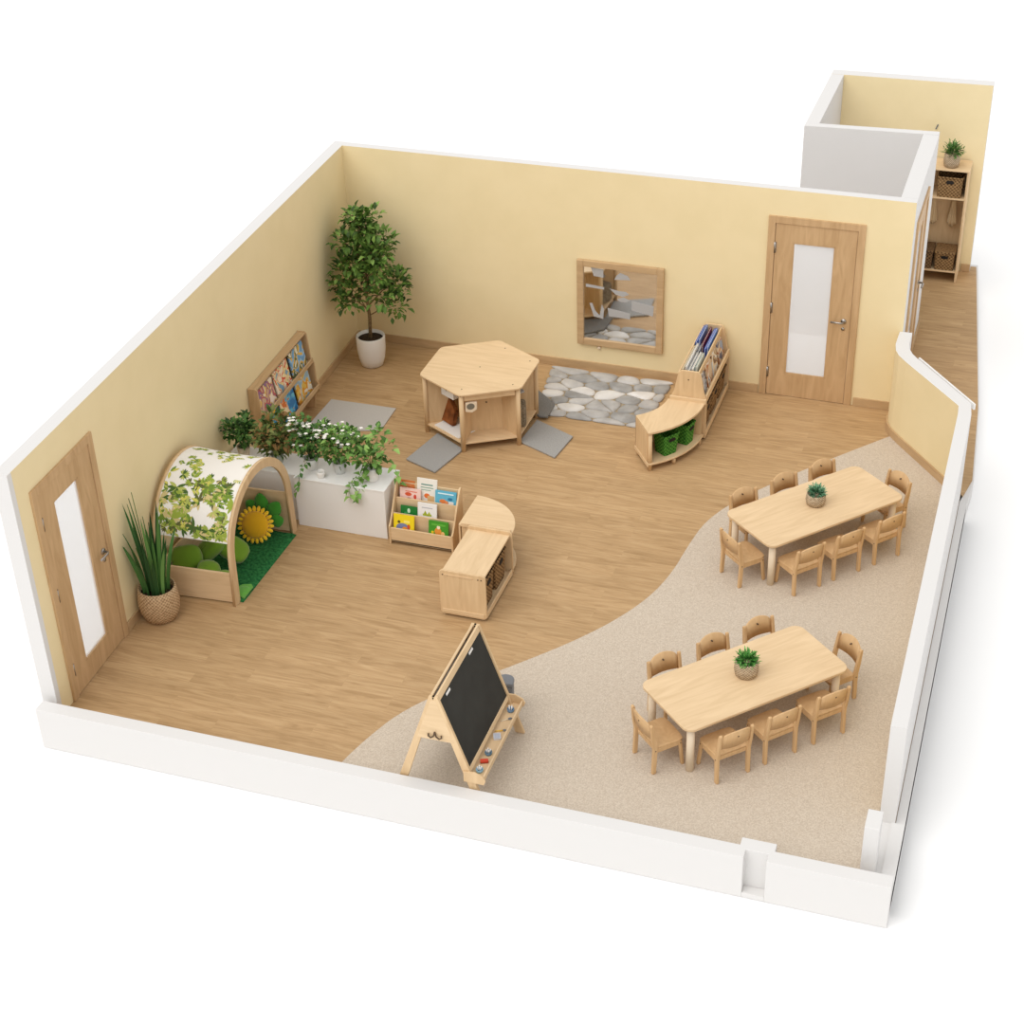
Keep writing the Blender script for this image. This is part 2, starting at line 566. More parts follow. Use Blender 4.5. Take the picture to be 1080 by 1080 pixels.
def door(name, M, W, Hh, pane, hinge_left, handle_z=.99, hside=None, leaf_in=.02):
    """M maps (s along wall, z up, depth out of room) like wall(); frame spans 0..W"""
    root = bpy.data.objects.new(name, None); COL.objects.link(root)
    root.matrix_world = M @ Matrix(((1, 0, 0, 0), (0, 0, 1, 0), (0, 1, 0, 0), (0, 0, 0, 1)))
    # root local: x along, y INTO wall (away from room), z up
    struct(root)
    fw = .075
    m = MB()
    m.prism([(0, 0.001), (fw, 0.001), (fw, Hh-fw), (W-fw, Hh-fw), (W-fw, 0.001), (W, 0.001), (W, Hh), (0, Hh)], -.022, .10, XZ)
    m.build('door_frame', OAK, root, bevel=.003)
    x0, x1, zt = fw+.004, W-fw-.004, Hh-fw-.004
    a0, a1, b0, b1 = pane
    m = MB()
    for q in ((x0, a0, .006, zt), (a1, x1, .006, zt), (a0, a1, .006, b0), (a0, a1, b1, zt)):
        m.box(q[0], q[1], leaf_in-.03, leaf_in+.012, q[2], q[3])
    bmesh.ops.remove_doubles(m.bm, verts=m.bm.verts, dist=1e-5)
    m.build('door_leaf', OAK, root)
    m = MB(); m.box(a0-.004, a1+.004, leaf_in-.012, leaf_in-.004, b0-.004, b1+.004)
    m.build('glass_pane', GLASS, root)
    # bead round the pane
    m = MB(); t = .012
    for q in ((a0, a0+t, b0, b1), (a1-t, a1, b0, b1), (a0, a1, b0, b0+t), (a0, a1, b1-t, b1)):
        m.box(q[0], q[1], leaf_in-.028, leaf_in-.014, q[2], q[3])
    m.build('glazing_bead', OAK, root)
    hx = (x1-.07) if hinge_left else (x0+.07)
    sg = -1 if hinge_left else 1
    yf = leaf_in-.03
    m = MB()
    m.lathe([(0, 0), (.028, 0), (.028, .01), (0, .01)], seg=20)
    for v in m.bm.verts:
        x, y, z = v.co
        v.co = (hx+x, yf-z, handle_z+y)
    m.tube([(hx, yf-.008, handle_z), (hx, yf-.05, handle_z), (hx+sg*.02, yf-.058, handle_z), (hx+sg*.13, yf-.055, handle_z)], .011, 10)
    h = m.build('door_handle', STEEL, root)
    m = MB(); m.lathe([(0, 0), (.018, 0), (.018, .006), (0, .006)], seg=16)
    for v in m.bm.verts:
        x, y, z = v.co
        v.co = (hx+x, yf-z, handle_z-.09+y)
    m.build('keyhole_plate', STEEL, root)
    for z in (.28, 1.05, 1.75):
        m = MB()
        xx = x0 if hinge_left else x1
        m.tube([(xx, yf-.004, z-.06), (xx, yf-.004, z+.06)], .011, 8)
        m.box(xx-.018, xx+.018, yf-.002, yf+.0, z-.06, z+.06)
        m.build('hinge', STEEL, root)
    return root

def shift(M, s):
    return M @ Matrix.Translation((s, 0, 0))
s0 = .18+.05
door('door_1', shift(ML, s0), 1.0, 2.1, (.29, .69, .22, 1.84), True)
door('door_2', shift(MBK, 4.515+.334), 1.01, 2.1, (.27, .71, .28, 1.82), True)
door('door_3', shift(MC, .175), 1.04, 2.06, (.27, .73, .28, 1.82), True)

# ------------------------------------------------------------------ books
def cover_mat(key, cols, scale=14, seed=0.0):
    m, nt, b = base_mat('book_cover_'+key, .4, .4)
    t = nt.nodes.new('ShaderNodeTexCoord')
    mp = nt.nodes.new('ShaderNodeMapping')
    mp.inputs['Location'].default_value = (seed*3.1, seed*1.7, seed)
    nt.links.new(t.outputs['Object'], mp.inputs['Vector'])
    n = nt.nodes.new('ShaderNodeTexNoise')
    n.inputs['Scale'].default_value = scale
    n.inputs['Detail'].default_value = 1.5
    n.inputs['Distortion'].default_value = .8
    k = len(cols)
    r_ = ramp(nt, [(.34+.32*i/k if i else 0, c) for i, c in enumerate(cols)], 'CONSTANT')
    nt.links.new(mp.outputs[0], n.inputs['Vector'])
    nt.links.new(n.outputs[0], r_.inputs[0])
    nt.links.new(r_.outputs[0], b.inputs['Base Color'])
    return m
PAGES = plain('book_pages', (238, 232, 218), .8)

def book(label, group, W, Hh, T, base, pics, M, name='picture_book'):
    """local: cover faces -y, width along x centred, bottom at z=0. pics: list of (shape, x, z, w, h, colour)"""
    r_ = thing(name, label, 'book', group=group)
    r_.matrix_world = M
    cm = base if not isinstance(base, tuple) else plain('cover', base, .4)
    m = MB()
    m.box(-W/2, W/2, -T/2, -T/2+.003, 0, Hh)
    m.box(-W/2, W/2, T/2-.003, T/2, 0, Hh)
    m.box(-W/2, -W/2+.003, -T/2+.003, T/2-.003, 0, Hh)
    m.build('cover', cm, r_)
    m = MB(); m.box(-W/2+.003, W/2-.004, -T/2+.003, T/2-.003, .003, Hh-.004)
    m.build('pages', PAGES, r_)
    if pics:
        m = MB(); mats = []
        for i, (sh, x, z, w_, h_, c) in enumerate(pics):
            mats.append(plain('print', c, .4))
            y1 = -T/2-.0004*(i+1)
            if sh == 'r':
                pts = rrect(x-w_/2, x+w_/2, z-h_/2, z+h_/2, min(w_, h_)*.15, 3)
            elif sh == 't':
                pts = [(x-w_/2, z-h_/2), (x+w_/2, z-h_/2), (x, z+h_/2)]
            else:
                pts = [(x+w_/2*math.cos(2*PI*k/16), z+h_/2*math.sin(2*PI*k/16)) for k in range(16)]
            m.prism(pts, y1, -T/2+.0005, XZ, mi=i)
        m.build('cover_picture', mats, r_)
    return r_

# ------------------------------------------------------------------ foliage helpers
def bush(m, c, rx, ry, rz, n, L, W, nm, rr, zmin=None, sparse=0, clip=None):
    for _ in range(n):
        while True:
            d = Vector((rr.uniform(-1, 1), rr.uniform(-1, 1), rr.uniform(-1, 1)))
            if .25 < d.length < 1:
                break
        p = Vector((c[0]+d.x*rx, c[1]+d.y*ry, c[2]+d.z*rz))
        if zmin is not None and p.z < zmin:
            continue
        if clip and not clip(p):
            continue
        o = (d + Vector((rr.uniform(-.6, .6), rr.uniform(-.6, .6), rr.uniform(-.3, .7)))).normalized()
        k = rr.uniform(.7, 1.2)
        m.leaf(p, o, Vector((0, 0, 1)), L*k, W*k, mi=rr.choice(nm), droop=rr.uniform(.05, .35))

def pot_lathe(m, r0, r1, h, t=.012, mi=None, lip=0):
    m.lathe([(0, 0), (r0*.9, 0), (r0, .012), ((r0+r1)/2*1.04, h*.5), (r1, h), (r1-t, h), (r1-t*1.2, h*.86), (0, h*.86)], mi=mi)

# ------------------------------------------------------------------ big tree
t = thing('potted_tree', 'tall leafy indoor tree in a smooth white pot in the back left corner', 'plant', (.10, 6.62, 0))
m = MB(); m.lathe([(0, 0), (.105, 0), (.125, .012), (.150, .10), (.165, .22), (.168, .36), (.163, .375), (.152, .375), (.150, .33), (0, .33)], seg=36)
m.build('pot', CERAMIC, t)
m = MB(); m.lathe([(0, .345), (.08, .345), (.148, .335), (.148, .325), (0, .325)], seg=24)
m.build('soil', SOIL, t)
rr = random.Random(3)
m = MB()
m.tube([(0, 0, .33), (.01, 0, .6), (-.01, .01, .85), (.01, 0, 1.15), (0, 0, 1.5), (.02, .0, 1.75)], [.022, .019, .017, .013, .009, .004], 10)
clus = []
for i in range(26):
    z0 = .62 + 1.0*i/25
    a = i*2.4 + rr.uniform(-.4, .4)
    z1 = z0 + rr.uniform(.12, .25)
    R = (.42 if z1 < 1.05 else .36 if z1 < 1.35 else .26 if z1 < 1.6 else .14) * rr.uniform(.75, 1.05)
    p = Vector((math.cos(a)*R, math.sin(a)*R*.8, z1))
    clus.append((p, .155 if z1 < 1.5 else .12))
    m.tube([(0, 0, z0), (p.x*.5, p.y*.5, z0+(z1-z0)*.65), tuple(p)], [.008, .006, .003], 6)
m.build('trunk', BARK, t)
clus += [(Vector((0, 0, 1.78)), .12), (Vector((.03, 0, 1.62)), .15), (Vector((0, 0, 1.35)), .2), (Vector((0, 0, 1.1)), .2), (Vector((-.05, 0, 1.5)), .18), (Vector((.38, -.02, 1.0)), .13), (Vector((-.33, -.1, .92)), .13)]
m = MB()
for p, R in clus:
    n = 58 if R > .14 else 40
    bush(m, p, R, R, R*.85, n, .088, .052, [0, 0, 1, 1, 2, 3], rr, clip=lambda q: q.x > -.31 and q.y < .5)
m.build('foliage', TREEG, t, recalc=False)

# ------------------------------------------------------------------ snake plant
t = thing('snake_plant', 'spiky tall snake plant in a round woven basket next to the left door', 'plant', (.13, 1.49, 0))
m = MB()
m.lathe([(0, 0), (.11, 0), (.145, .02), (.178, .10), (.19, .19), (.180, .28), (.168, .345), (.158, .345), (.16, .28), (0, .28)], seg=40)
m.build('basket_pot', BASKET, t)
m = MB(); m.lathe([(0, .29), (.147, .29), (.147, .28), (0, .28)], seg=24)
m.build('soil', SOIL, t)
m = MB(); rr = random.Random(11)
for i in range(34):
    a = i*2.39996; R0 = .11*math.sqrt(i/34); hgt = rr.uniform(.55, 1.0) * (1.0 if i < 20 else .72)
    lean = .06 + .34*(i/34)*rr.uniform(.4, 1.1)
    bx, by = R0*math.cos(a), R0*math.sin(a)
    dx, dy = math.cos(a)*lean*hgt*.75, math.sin(a)*lean*hgt*.75
    if dx < -.08: dx = -.08
    W = rr.uniform(.028, .042)
    tw = rr.uniform(0, PI)
    sx, sy = math.cos(tw), math.sin(tw)
    prev = None
    for k in range(8):
        f_ = k/7
        wv = W*(.65+.6*f_)*(1-f_**3)+.0008
        c = Vector((bx+dx*f_**1.6, by+dy*f_**1.6, .28+hgt*f_))
        nx, ny = -sy*.006, sx*.006
        row = [m.v(c+Vector((sx*wv/1.6, sy*wv/1.6, 0))), m.v(c+Vector((nx, ny, 0))), m.v(c-Vector((sx*wv/1.6, sy*wv/1.6, 0)))]
        if prev:
            for j in (0, 1):
                m.face([prev[j], prev[j+1], row[j+1], row[j]], True, rr.choice([0, 1, 2, 3]) if False else (i % 4))
        prev = row
m.build('leaves', SNAKEG, t, recalc=False)

# ------------------------------------------------------------------ play den
LX0, LX1, AY0, AY1 = -.045, .72, 1.84, 3.15
t = thing('play_den', 'arched wooden play den with a leaf print fabric canopy against the left wall', 'play den', (0, 0, 0))
AC, AR, AZ = (AY0+AY1)/2, (AY1-AY0)/2, .46
def arch_pts(R, n=24, kz=1.0):
    return [(AC-R*math.cos(PI*i/n), AZ+R*kz*math.sin(PI*i/n)) for i in range(n+1)]
def arch(x0, x1, kz=1.0, dy=0.0):
    o = [(AY0-.02, 0.0)] + arch_pts(AR, kz=kz) + [(AY1+.02, 0.0)]
    i = [(AY0+.075, 0.0)] + arch_pts(AR-.085, kz=kz) + [(AY1-.075, 0.0)]
    o = [(y+dy, z) for y, z in o]; i = [(y+dy, z) for y, z in i]
    m = MB()
    n = len(o)
    A = [[m.v((x, y, z)) for y, z in P] for x in (x0, x1) for P in (o, i)]
    oa, ia, ob, ib = A
    for k in range(n-1):
        m.face([oa[k], oa[k+1], ia[k+1], ia[k]]); m.face([ob[k], ob[k+1], ib[k+1], ib[k]])
        m.face([oa[k], oa[k+1], ob[k+1], ob[k]], True); m.face([ia[k], ia[k+1], ib[k+1], ib[k]], True)
    m.face([oa[0], ia[0], ib[0], ob[0]]); m.face([oa[-1], ia[-1], ib[-1], ob[-1]])
    return m
BDY = -.05
arch(LX1-.03, LX1).build('arch_frame', BIRCHZ, t)
arch(LX0, LX0+.03, 1.07, BDY).build('arch_frame', BIRCHZ, t)
for y, hh, nm in ((AY0+.02, .335, 'side_panel'), (AY1-.045, .46, 'side_panel')):
    m = MB(); m.prism([(LX0+.03, y+BDY*.9), (LX1-.03, y), (LX1-.03, y+.022), (LX0+.03, y+.022+BDY*.9)], .015, hh)
    m.build(nm, BIRCH, t, bevel=.004)
m = MB(); m.box(LX0+.003, LX0+.022, AY0+.05+BDY, AY1-.05+BDY, .015, .335)
m.build('back_panel', BIRCHY, t, bevel=.004)
m = MB(); m.tube([(LX0+.03, AC+BDY, AZ+AR*1.07-.045), (LX1-.03, AC, AZ+AR-.045)], .011, 8)
m.build('cross_rod', BIRCH, t)
a0, a1 = .30, math.radians(150)
def can(u_, v_, off=0):
    a = a0 + (a1-a0)*v_
    R = AR - .012 + off - .010*math.sin(PI*u_)
    x = LX0+.028 + (LX1-LX0-.056)*u_
    return Vector((x, AC + BDY*(1-u_) - R*math.cos(a), AZ + R*(1+.07*(1-u_))*math.sin(a)))
FABW = plain('canopy_fabric', (240, 236, 230), .9, sheen=.2)
LEAFP = [plain('leaf_print', c, .9) for c in ((150, 168, 66), (112, 140, 52), (180, 188, 100), (74, 102, 46), (206, 200, 96), (98, 100, 56), (208, 190, 134))]
m = MB()
NU, NV = 10, 34
for off in (0, .0025):
    g = [[m.v(can(i/NU, j/NV, off)) for j in range(NV+1)] for i in range(NU+1)]
    for i in range(NU):
        for j in range(NV):
            m.face([g[i][j], g[i+1][j], g[i+1][j+1], g[i][j+1]], True, 0)
rr = random.Random(21)
ARC = (a1-a0)*AR; WX = LX1-LX0-.056
def print_leaf(cu, cv, ang, L, Wd, mi, lift):
    P = []
    for k, (a, b_) in enumerate([(0, 0), (.25, .42), (.55, .5), (.8, .32), (1, 0), (.8, -.32), (.55, -.5), (.25, -.42)]):
        x = a*L; y = b_*Wd
        du = (x*math.cos(ang)-y*math.sin(ang))/WX; dv = (x*math.sin(ang)+y*math.cos(ang))/ARC
        uu, vv = cu+du, cv+dv
        if not (.0 <= uu <= 1.0 and .0 <= vv <= 1.0):
            return
        P.append(m.v(can(uu, vv, lift)))
    m.face(P, True, mi)
for i in range(175):
    cu = rr.uniform(.0, 1); cv = rr.uniform(.0, 1)
    dense = cv < .40
    if not dense and rr.random() < .60:
        continue
    n = rr.randint(7, 12) if dense else rr.randint(6, 9)
    A0 = rr.uniform(-PI, PI); Ls = rr.uniform(.055, .105) if dense else rr.uniform(.04, .07)
    style = rr.random()
    cs = rr.sample([1, 1, 2, 2, 3, 4, 4, 5, 6, 7], 3) if dense else rr.sample([1, 2, 3, 5], 3)
    for k in range(n):
        lift = .004 + .0012*rr.random()
        if style < .55:          # palm-like fan
            ang = A0 + (k-n/2)*PI/n*1.5
            print_leaf(cu, cv, ang, Ls*rr.uniform(.8, 1.1), Ls*.30, rr.choice(cs), lift)
        else:                    # sprig
            s_k = k//2; side = 1 if k % 2 else -1
            print_leaf(cu+math.cos(A0)*s_k*.018/WX, cv+math.sin(A0)*s_k*.018/ARC, A0+side*.8, Ls*.6, Ls*.28, rr.choice(cs), lift)
m.build('canopy', [FABW]+LEAFP, t, recalc=False)

MATG = noisy('green_plush', (28, 88, 46), (56, 128, 70), 38, 1, 1.0)
LEAFG = plain('lime_velour', (112, 152, 34), .9, sheen=.4)
LEAFG2 = plain('bright_green_felt', (104, 176, 66), .9, sheen=.3)
MIDG = plain('leaf_green_velour', (58, 140, 38), .9, sheen=.3)
SUNY = plain('sunflower_yellow', (232, 178, 20), .9, sheen=.3)
SUNP = plain('petal_yellow', (250, 206, 40), .9, sheen=.3)
m = MB()
g = []
for i in range(25):
    row = []
    for j in range(49):
        x = LX0+.03 + (.755-LX0-.03)*i/24; y = AY0+.06 + (AY1-AY0-.13)*j/48
        e = min(i, 24-i, j, 48-j)
        z = .002 if e == 0 else .024 + .008*noise.noise(Vector((x*22, y*22, 0)))
        row.append(m.v((x, y, z)))
    g.append(row)
for i in range(24):
    for j in range(48):
        m.face([g[i][j], g[i+1][j], g[i+1][j+1], g[i][j+1]], True)
m.m = 1
m.prism([(.63, 1.96), (.75, 1.93), (.75, 2.12), (.72, 2.15), (.64, 2.12), (.60, 2.04)], .02, .036)
for sc in (.05, .036, .02):
    m.blob((.69, 2.03, .034), (sc*1.3, sc*1.6, .012), mi=1)
o = m.build('play_mat', [MATG, LEAFG2], recalc=True)
tag(o, 'dark green plush mat with a light green leaf corner lying inside the play den', 'mat')

def leaf_pillow(label, c, r, rot, mat=LEAFG):
    m = MB()
    m.blob((0, 0, 0), r, 18, 10, p=.72, nz=.08, sd=c[0]*9)
    # centre seam
    m.tube([(-r[0]*.92, 0, r[2]*.25), (-r[0]*.5, 0, r[2]*.86), (0, 0, r[2]*1.0), (r[0]*.5, 0, r[2]*.86), (r[0]*.92, 0, r[2]*.25)], .005, 6)
    o = m.build('leaf_cushion', mat, loc=c, rot=rot)
    return tag(o, label, 'cushion', 'green leaf cushions in the play den')
leaf_pillow('large lime green cushion leaning in the den nearest the snake plant', (.10, 2.10, .24), (.15, .13, .075), (1.0, -.2, .3))
leaf_pillow('long lime green cushion standing tilted in the middle of the den cushions', (.24, 2.30, .25), (.17, .10, .075), (.4, -.75, .5))
leaf_pillow('darker green cushion behind the others, under the canopy edge', (.42, 2.42, .20), (.15, .12, .07), (.5, .6, .2))
leaf_pillow('small round lime green cushion lying in front against the near side panel', (.36, 2.02, .20), (.11, .10, .08), (.3, .1, .1))
leaf_pillow('smallest lime green cushion beside the arch frame', (.50, 2.04, .13), (.085, .08, .065), (.2, .1, .5))

# sunflower cushion leans on green leaf cushion at the far panel
t = thing('sunflower_cushion', 'round yellow sunflower cushion propped up at the far end of the den', 'cushion', (.44, 2.86, .20))
t.rotation_euler = (math.radians(62), 0, math.radians(8))
m = MB(); m.blob((0, 0, .01), (.135, .135, .055), 28, 10)
m.build('face', SUNY, t)
m = MB()
for k in range(22):
    a = 2*PI*k/22
    Mx = Matrix.Rotation(a, 3, 'Z')
    m.blob(Mx @ Vector((.152, 0, 0)), (.036, .020, .018), 8, 6, M=Matrix.Rotation(a, 4, 'Z'))
m.build('petals', SUNP, t)
m = MB()
for k, (x, z, a, L) in enumerate([(-.15, .05, 2.5, .14), (-.02, .10, 1.7, .18), (.15, .05, 1.0, .17), (.18, -.06, .3, .13)]):
    m.blob((x*.75, -0.012*k, z), (L*.62, .03, .075), 14, 8, M=Matrix.Rotation(-a, 4, 'Y'), p=1.25)
o = m.build('leaf_cushion', MIDG, loc=(.46, 3.02, .25), rot=(-.12, 0, .1))
tag(o, 'mid green leaf shaped cushion with pointed lobes behind the sunflower', 'cushion')

# ------------------------------------------------------------------ white plinth boxes with plants
def white_box(x0, x1, y0, y1, h, label):
    t = thing('plinth_box', label, 'plinth', ((x0+x1)/2, (y0+y1)/2, 0), 0, 'white plant plinths')
    m = MB(); m.box(x0-(x0+x1)/2, x1-(x0+x1)/2, y0-(y0+y1)/2, y1-(y0+y1)/2, 0, h-.02)
    m.build('body', LAMWHITE, t, bevel=.004)
    m = MB(); m.box(x0-(x0+x1)/2-.004, x1-(x0+x1)/2+.004, y0-(y0+y1)/2-.004, y1-(y0+y1)/2+.004, h-.018, h)
    m.build('top', LAMWHITE, t, bevel=.003)
    return t
white_box(.70, 1.645, 3.255, 3.66, .55, 'long white plinth box with trailing plants beside the book box')
white_box(-.13, .685, 3.33, 3.70, .53, 'white plinth box behind the play den, touching the left wall')

def potplant(name, label, loc, pr, ph, potm, leafm, rad, hgt, n, L, W, seed, trails=(), flowers=0, stems=6, group='plants on the white plinths', zofs=.0, clip=None):
    t = thing(name, label, 'plant', loc, 0, group)
    m = MB(); pot_lathe(m, pr*.78, pr, ph)
    m.build('pot', potm, t)
    rr = random.Random(seed)
    m = MB(); ms = MB(); mf = MB()
    tips = []
    for i in range(stems):
        a = 2*PI*i/stems + rr.uniform(-.5, .5)
        R = rad*rr.uniform(.3, .75)
        tip = Vector((R*math.cos(a), R*math.sin(a), ph+hgt*rr.uniform(.45, .85)))
        if clip and not clip(tip):
            continue
        ms.tube([(0, 0, ph*.8), (tip.x*.45, tip.y*.45, ph+(tip.z-ph)*.6), tuple(tip)], [.004, .003, .002], 5)
        tips.append(tip)
    for tp in tips:
        bush(m, tp, rad*.38, rad*.38, hgt*.28, n//stems, L, W, [0, 1, 2, 3, 1], rr, clip=clip)
    bush(m, (0, 0, ph+hgt*.3), rad*.55, rad*.55, hgt*.35, n//3, L, W, [0, 1, 3], rr, clip=clip)
    for pts in trails:
        ms.tube(pts, .002, 5)
        for a_, b_ in zip(pts, pts[1:]):
            a_, b_ = Vector(a_), Vector(b_)
            for k in range(4):
                p = a_.lerp(b_, k/4)
                d = Vector((rr.uniform(-1, 1), rr.uniform(-1, .3), rr.uniform(-.6, .3)))
                m.leaf(p, d, Vector((0, 0, 1)), L*rr.uniform(.8, 1.2), W*1.1, mi=rr.choice([0, 1, 2]), droop=.3)
    for i in range(flowers):
        tp = rr.choice(tips)
        c = tp + Vector((rr.uniform(-1, 1)*rad*.5, rr.uniform(-1, .6)*rad*.5, rr.uniform(-.1, 1)*hgt*.3))
        for k in range(5):
            a = 2*PI*k/5
            mf.leaf(c, Vector((math.cos(a), math.sin(a), .5)), Vector((0, 0, 1)), .024, .02)
    m.build('foliage', leafm, t, recalc=False)
    ms.build('stems', BARK if leafm is MIXG else leafm[0], t)
    if flowers:
        mf.build('blossoms', PETALW, t, recalc=False)
    else:
        mf.bm.free()
    return t
potplant('shrub_plant', 'small dark green bushy plant in a cream pot nearest the left wall', (.04, 3.52, .53), .065, .12, plain('cream_pot', (206, 190, 164), .7), DARKG, .20, .36, 330, .062, .038, 31, clip=lambda q: q.x > -.2)
potplant('mixed_plant', 'green and rust coloured loose leafy plant behind the den arch', (.42, 3.50, .53), .065, .11, plain('grey_green_pot', (170, 176, 164), .6), MIXG, .27, .33, 380, .075, .042, 32, stems=9, clip=lambda q: q.z > .04)
potplant('white_flowering_plant', 'bushy plant with many tiny white blossoms, second from the right plant', (.80, 3.46, .55), .075, .12, plain('grey_white_pot', (218, 216, 210), .6), DARKG, .22, .36, 400, .055, .036, 33, flowers=60, stems=8,
         trails=[[(0, -.06, .12), (-.02, -.19, .1), (-.03, -.26, -.04), (-.05, -.28, -.14)]], clip=lambda q: q.z > .05)
potplant('jasmine_plant', 'dense light green plant dotted with white flowers in a grey pot', (1.10, 3.47, .55), .07, .12, plain('soft_grey_pot', (200, 200, 196), .6), IVYG, .23, .37, 400, .055, .036, 34, flowers=40, stems=8, clip=lambda q: q.z > .05)
potplant('ivy_plant', 'sparse trailing ivy in a white cylindrical pot at the right end of the plinth', (1.46, 3.42, .55), .072, .145, CERAMIC, IVYG, .25, .34, 150, .072, .052, 35, stems=9,
         trails=[[(.03, 0, .16), (.20, .02, .24), (.27, .0, .1), (.28, -.02, -.03)], [(-.03, -.05, .13), (-.14, -.12, .04), (-.16, -.2, -.02), (-.15, -.21, -.12)], [(-.03, -.05, .13), (-.05, -.12, .02), (-.08, -.2, -.05), (-.07, -.21, -.16)]], clip=lambda q: q.z > .08)
t = thing('mug_pot', 'empty little white ceramic cup between the flowering plants', 'pot', (.96, 3.33, .55))
m = MB(); pot_lathe(m, .036, .042, .07, .005)
m.build('cup', CERAMIC, t)

# ------------------------------------------------------------------ stepped book box
t = thing('book_display_box', 'three tier birch book display box full of picture books by the white plinth', 'book display', (2.02, 3.19, 0))
BW = .66
prof = [(0, 0), (.31, 0), (.31, .55), (.30, .575), (.275, .58), (.25, .56), (.17, .44), (.09, .30), (.03, .22), (0, .20)]   # (y,z)
for sx in (-BW/2, BW/2-.018):
    m = MB(); m.prism(prof, sx, sx+.018, YZ)
    m.build('side_panel', BIRCHZ, t, bevel=.003)
m = MB(); m.box(-BW/2+.018, BW/2-.018, .006, .022, .03, .185); m.build('front_lip', BIRCH, t, bevel=.003)
for k, (y, z0, z1) in enumerate([(.10, .06, .30), (.195, .06, .42)]):
    m = MB(); m.box(-BW/2+.018, BW/2-.018, y, y+.012, z0, z1)
    m.build('divider', BIRCH, t, bevel=.002)
m = MB(); m.box(-BW/2+.018, BW/2-.018, .292, .304, .03, .54); m.build('back_panel', BIRCH, t, bevel=.002)
m = MB(); m.box(-BW/2+.018, BW/2-.018, .006, .304, .03, .045); m.build('base_shelf', BIRCH, t)
def bk(label, x, y, z, W, Hh, base, pics, T=.014, rx=-.16, rz=0, group='picture books in the display box', name='picture_book'):
    M = Matrix.Translation((2.02+x, 3.19+y, z)) @ Matrix.Rotation(rz, 4, 'Z') @ Matrix.Rotation(rx, 4, 'X')
    return book(label, group, W, Hh, T, base, pics, M, name)
bk('bright yellow picture book with blue and orange picture, front tier left', -.185, .034, .10, .21, .215, (240, 214, 30),
   [('c', -.01, .08, .14, .10, (120, 130, 170)), ('c', .01, .065, .06, .06, (240, 150, 30)), ('c', -.05, .14, .03, .03, (90, 80, 30)), ('r', .03, .15, .06, .025, (250, 236, 120)), ('c', .05, .10, .03, .05, (210, 80, 40))])
bk('grass green picture book with an orange animal, front tier right', .17, .034, .10, .20, .205, (66, 150, 40),
   [('c', -.005, .10, .07, .08, (226, 146, 60)), ('c', 0, .145, .035, .04, (245, 232, 200)), ('c', .045, .075, .04, .06, (236, 190, 120)), ('r', -.06, .07, .025, .06, (230, 200, 40)), ('r', 0, .17, .14, .02, (96, 176, 60)), ('c', .02, .05, .04, .03, (150, 70, 30))])
bk('dark green book with a rounded top showing in the middle tier on the left', -.165, .13, .20, .17, .165, (30, 120, 52),
   [('c', .0, .12, .03, .05, (210, 236, 210)), ('c', -.03, .09, .04, .03, (70, 160, 90))])
bk('white picture book with a yellow green crown shape, centre of the middle tier', +.025, .128, .20, .195, .225, (236, 234, 232),
   [('t', -.02, .125, .05, .05, (160, 172, 40)), ('t', .02, .12, .05, .045, (176, 186, 60)), ('r', 0, .105, .09, .02, (160, 172, 40)), ('c', -.02, .06, .05, .03, (90, 70, 60)), ('r', 0, .18, .11, .008, (180, 180, 186)), ('c', .03, .05, .06, .02, (196, 70, 50))])
bk('pale pink picture book with red brown figures, back tier left', -.18, .225, .315, .215, .19, (240, 206, 196),
   [('c', -.02, .13, .07, .04, (214, 92, 58)), ('c', -.015, .07, .06, .05, (140, 66, 52)), ('c', .05, .11, .03, .05, (208, 70, 52)), ('r', .01, .16, .12, .01, (226, 130, 110)), ('c', .03, .06, .05, .04, (250, 236, 226))])
bk('sky blue picture book with an orange fox, back tier right', .185, .225, .315, .215, .215, (96, 178, 206),
   [('c', -.03, .11, .07, .045, (226, 128, 66)), ('c', .01, .09, .035, .06, (232, 146, 90)), ('r', .055, .07, .05, .09, (240, 232, 226)), ('c', .045, .14, .05, .03, (40, 116, 156)), ('r', 0, .19, .16, .012, (216, 238, 244)), ('c', -.03, .05, .06, .04, (50, 140, 150))])
bk('tall white picture book with green lettering lines standing highest at the back', -.02, .262, .335, .205, .275, (238, 234, 224),
   [('r', 0, .215, .12, .014, (110, 150, 140)), ('r', .0, .185, .13, .01, (130, 166, 150)), ('c', .0, .10, .06, .05, (232, 116, 50)), ('r', .04, .075, .07, .06, (222, 182, 130)), ('r', -.01, .16, .1, .008, (150, 176, 160))])
bk('orange brown book low at the back left corner of the display box', -.225, .268, .335, .15, .225, (206, 118, 62),
   [('c', 0, .14, .03, .03, (250, 236, 210)), ('r', 0, .18, .08, .01, (226, 150, 90))])

# small brown block behind the box
m = MB(); m.prism([(-.05, -.02), (.03, -.03), (.055, .02), (.045, .055), (.02, .07), (-.02, .04), (-.05, .03)], -.02, .02, XZ)
o = m.build('wooden_block', noisy('brown_wood_block', (136, 106, 66), (160, 130, 86), 40, .8), loc=(1.93, 3.53, .035))
tag(o, 'small brown leaf shaped wooden block on the floor behind the book box', 'block')

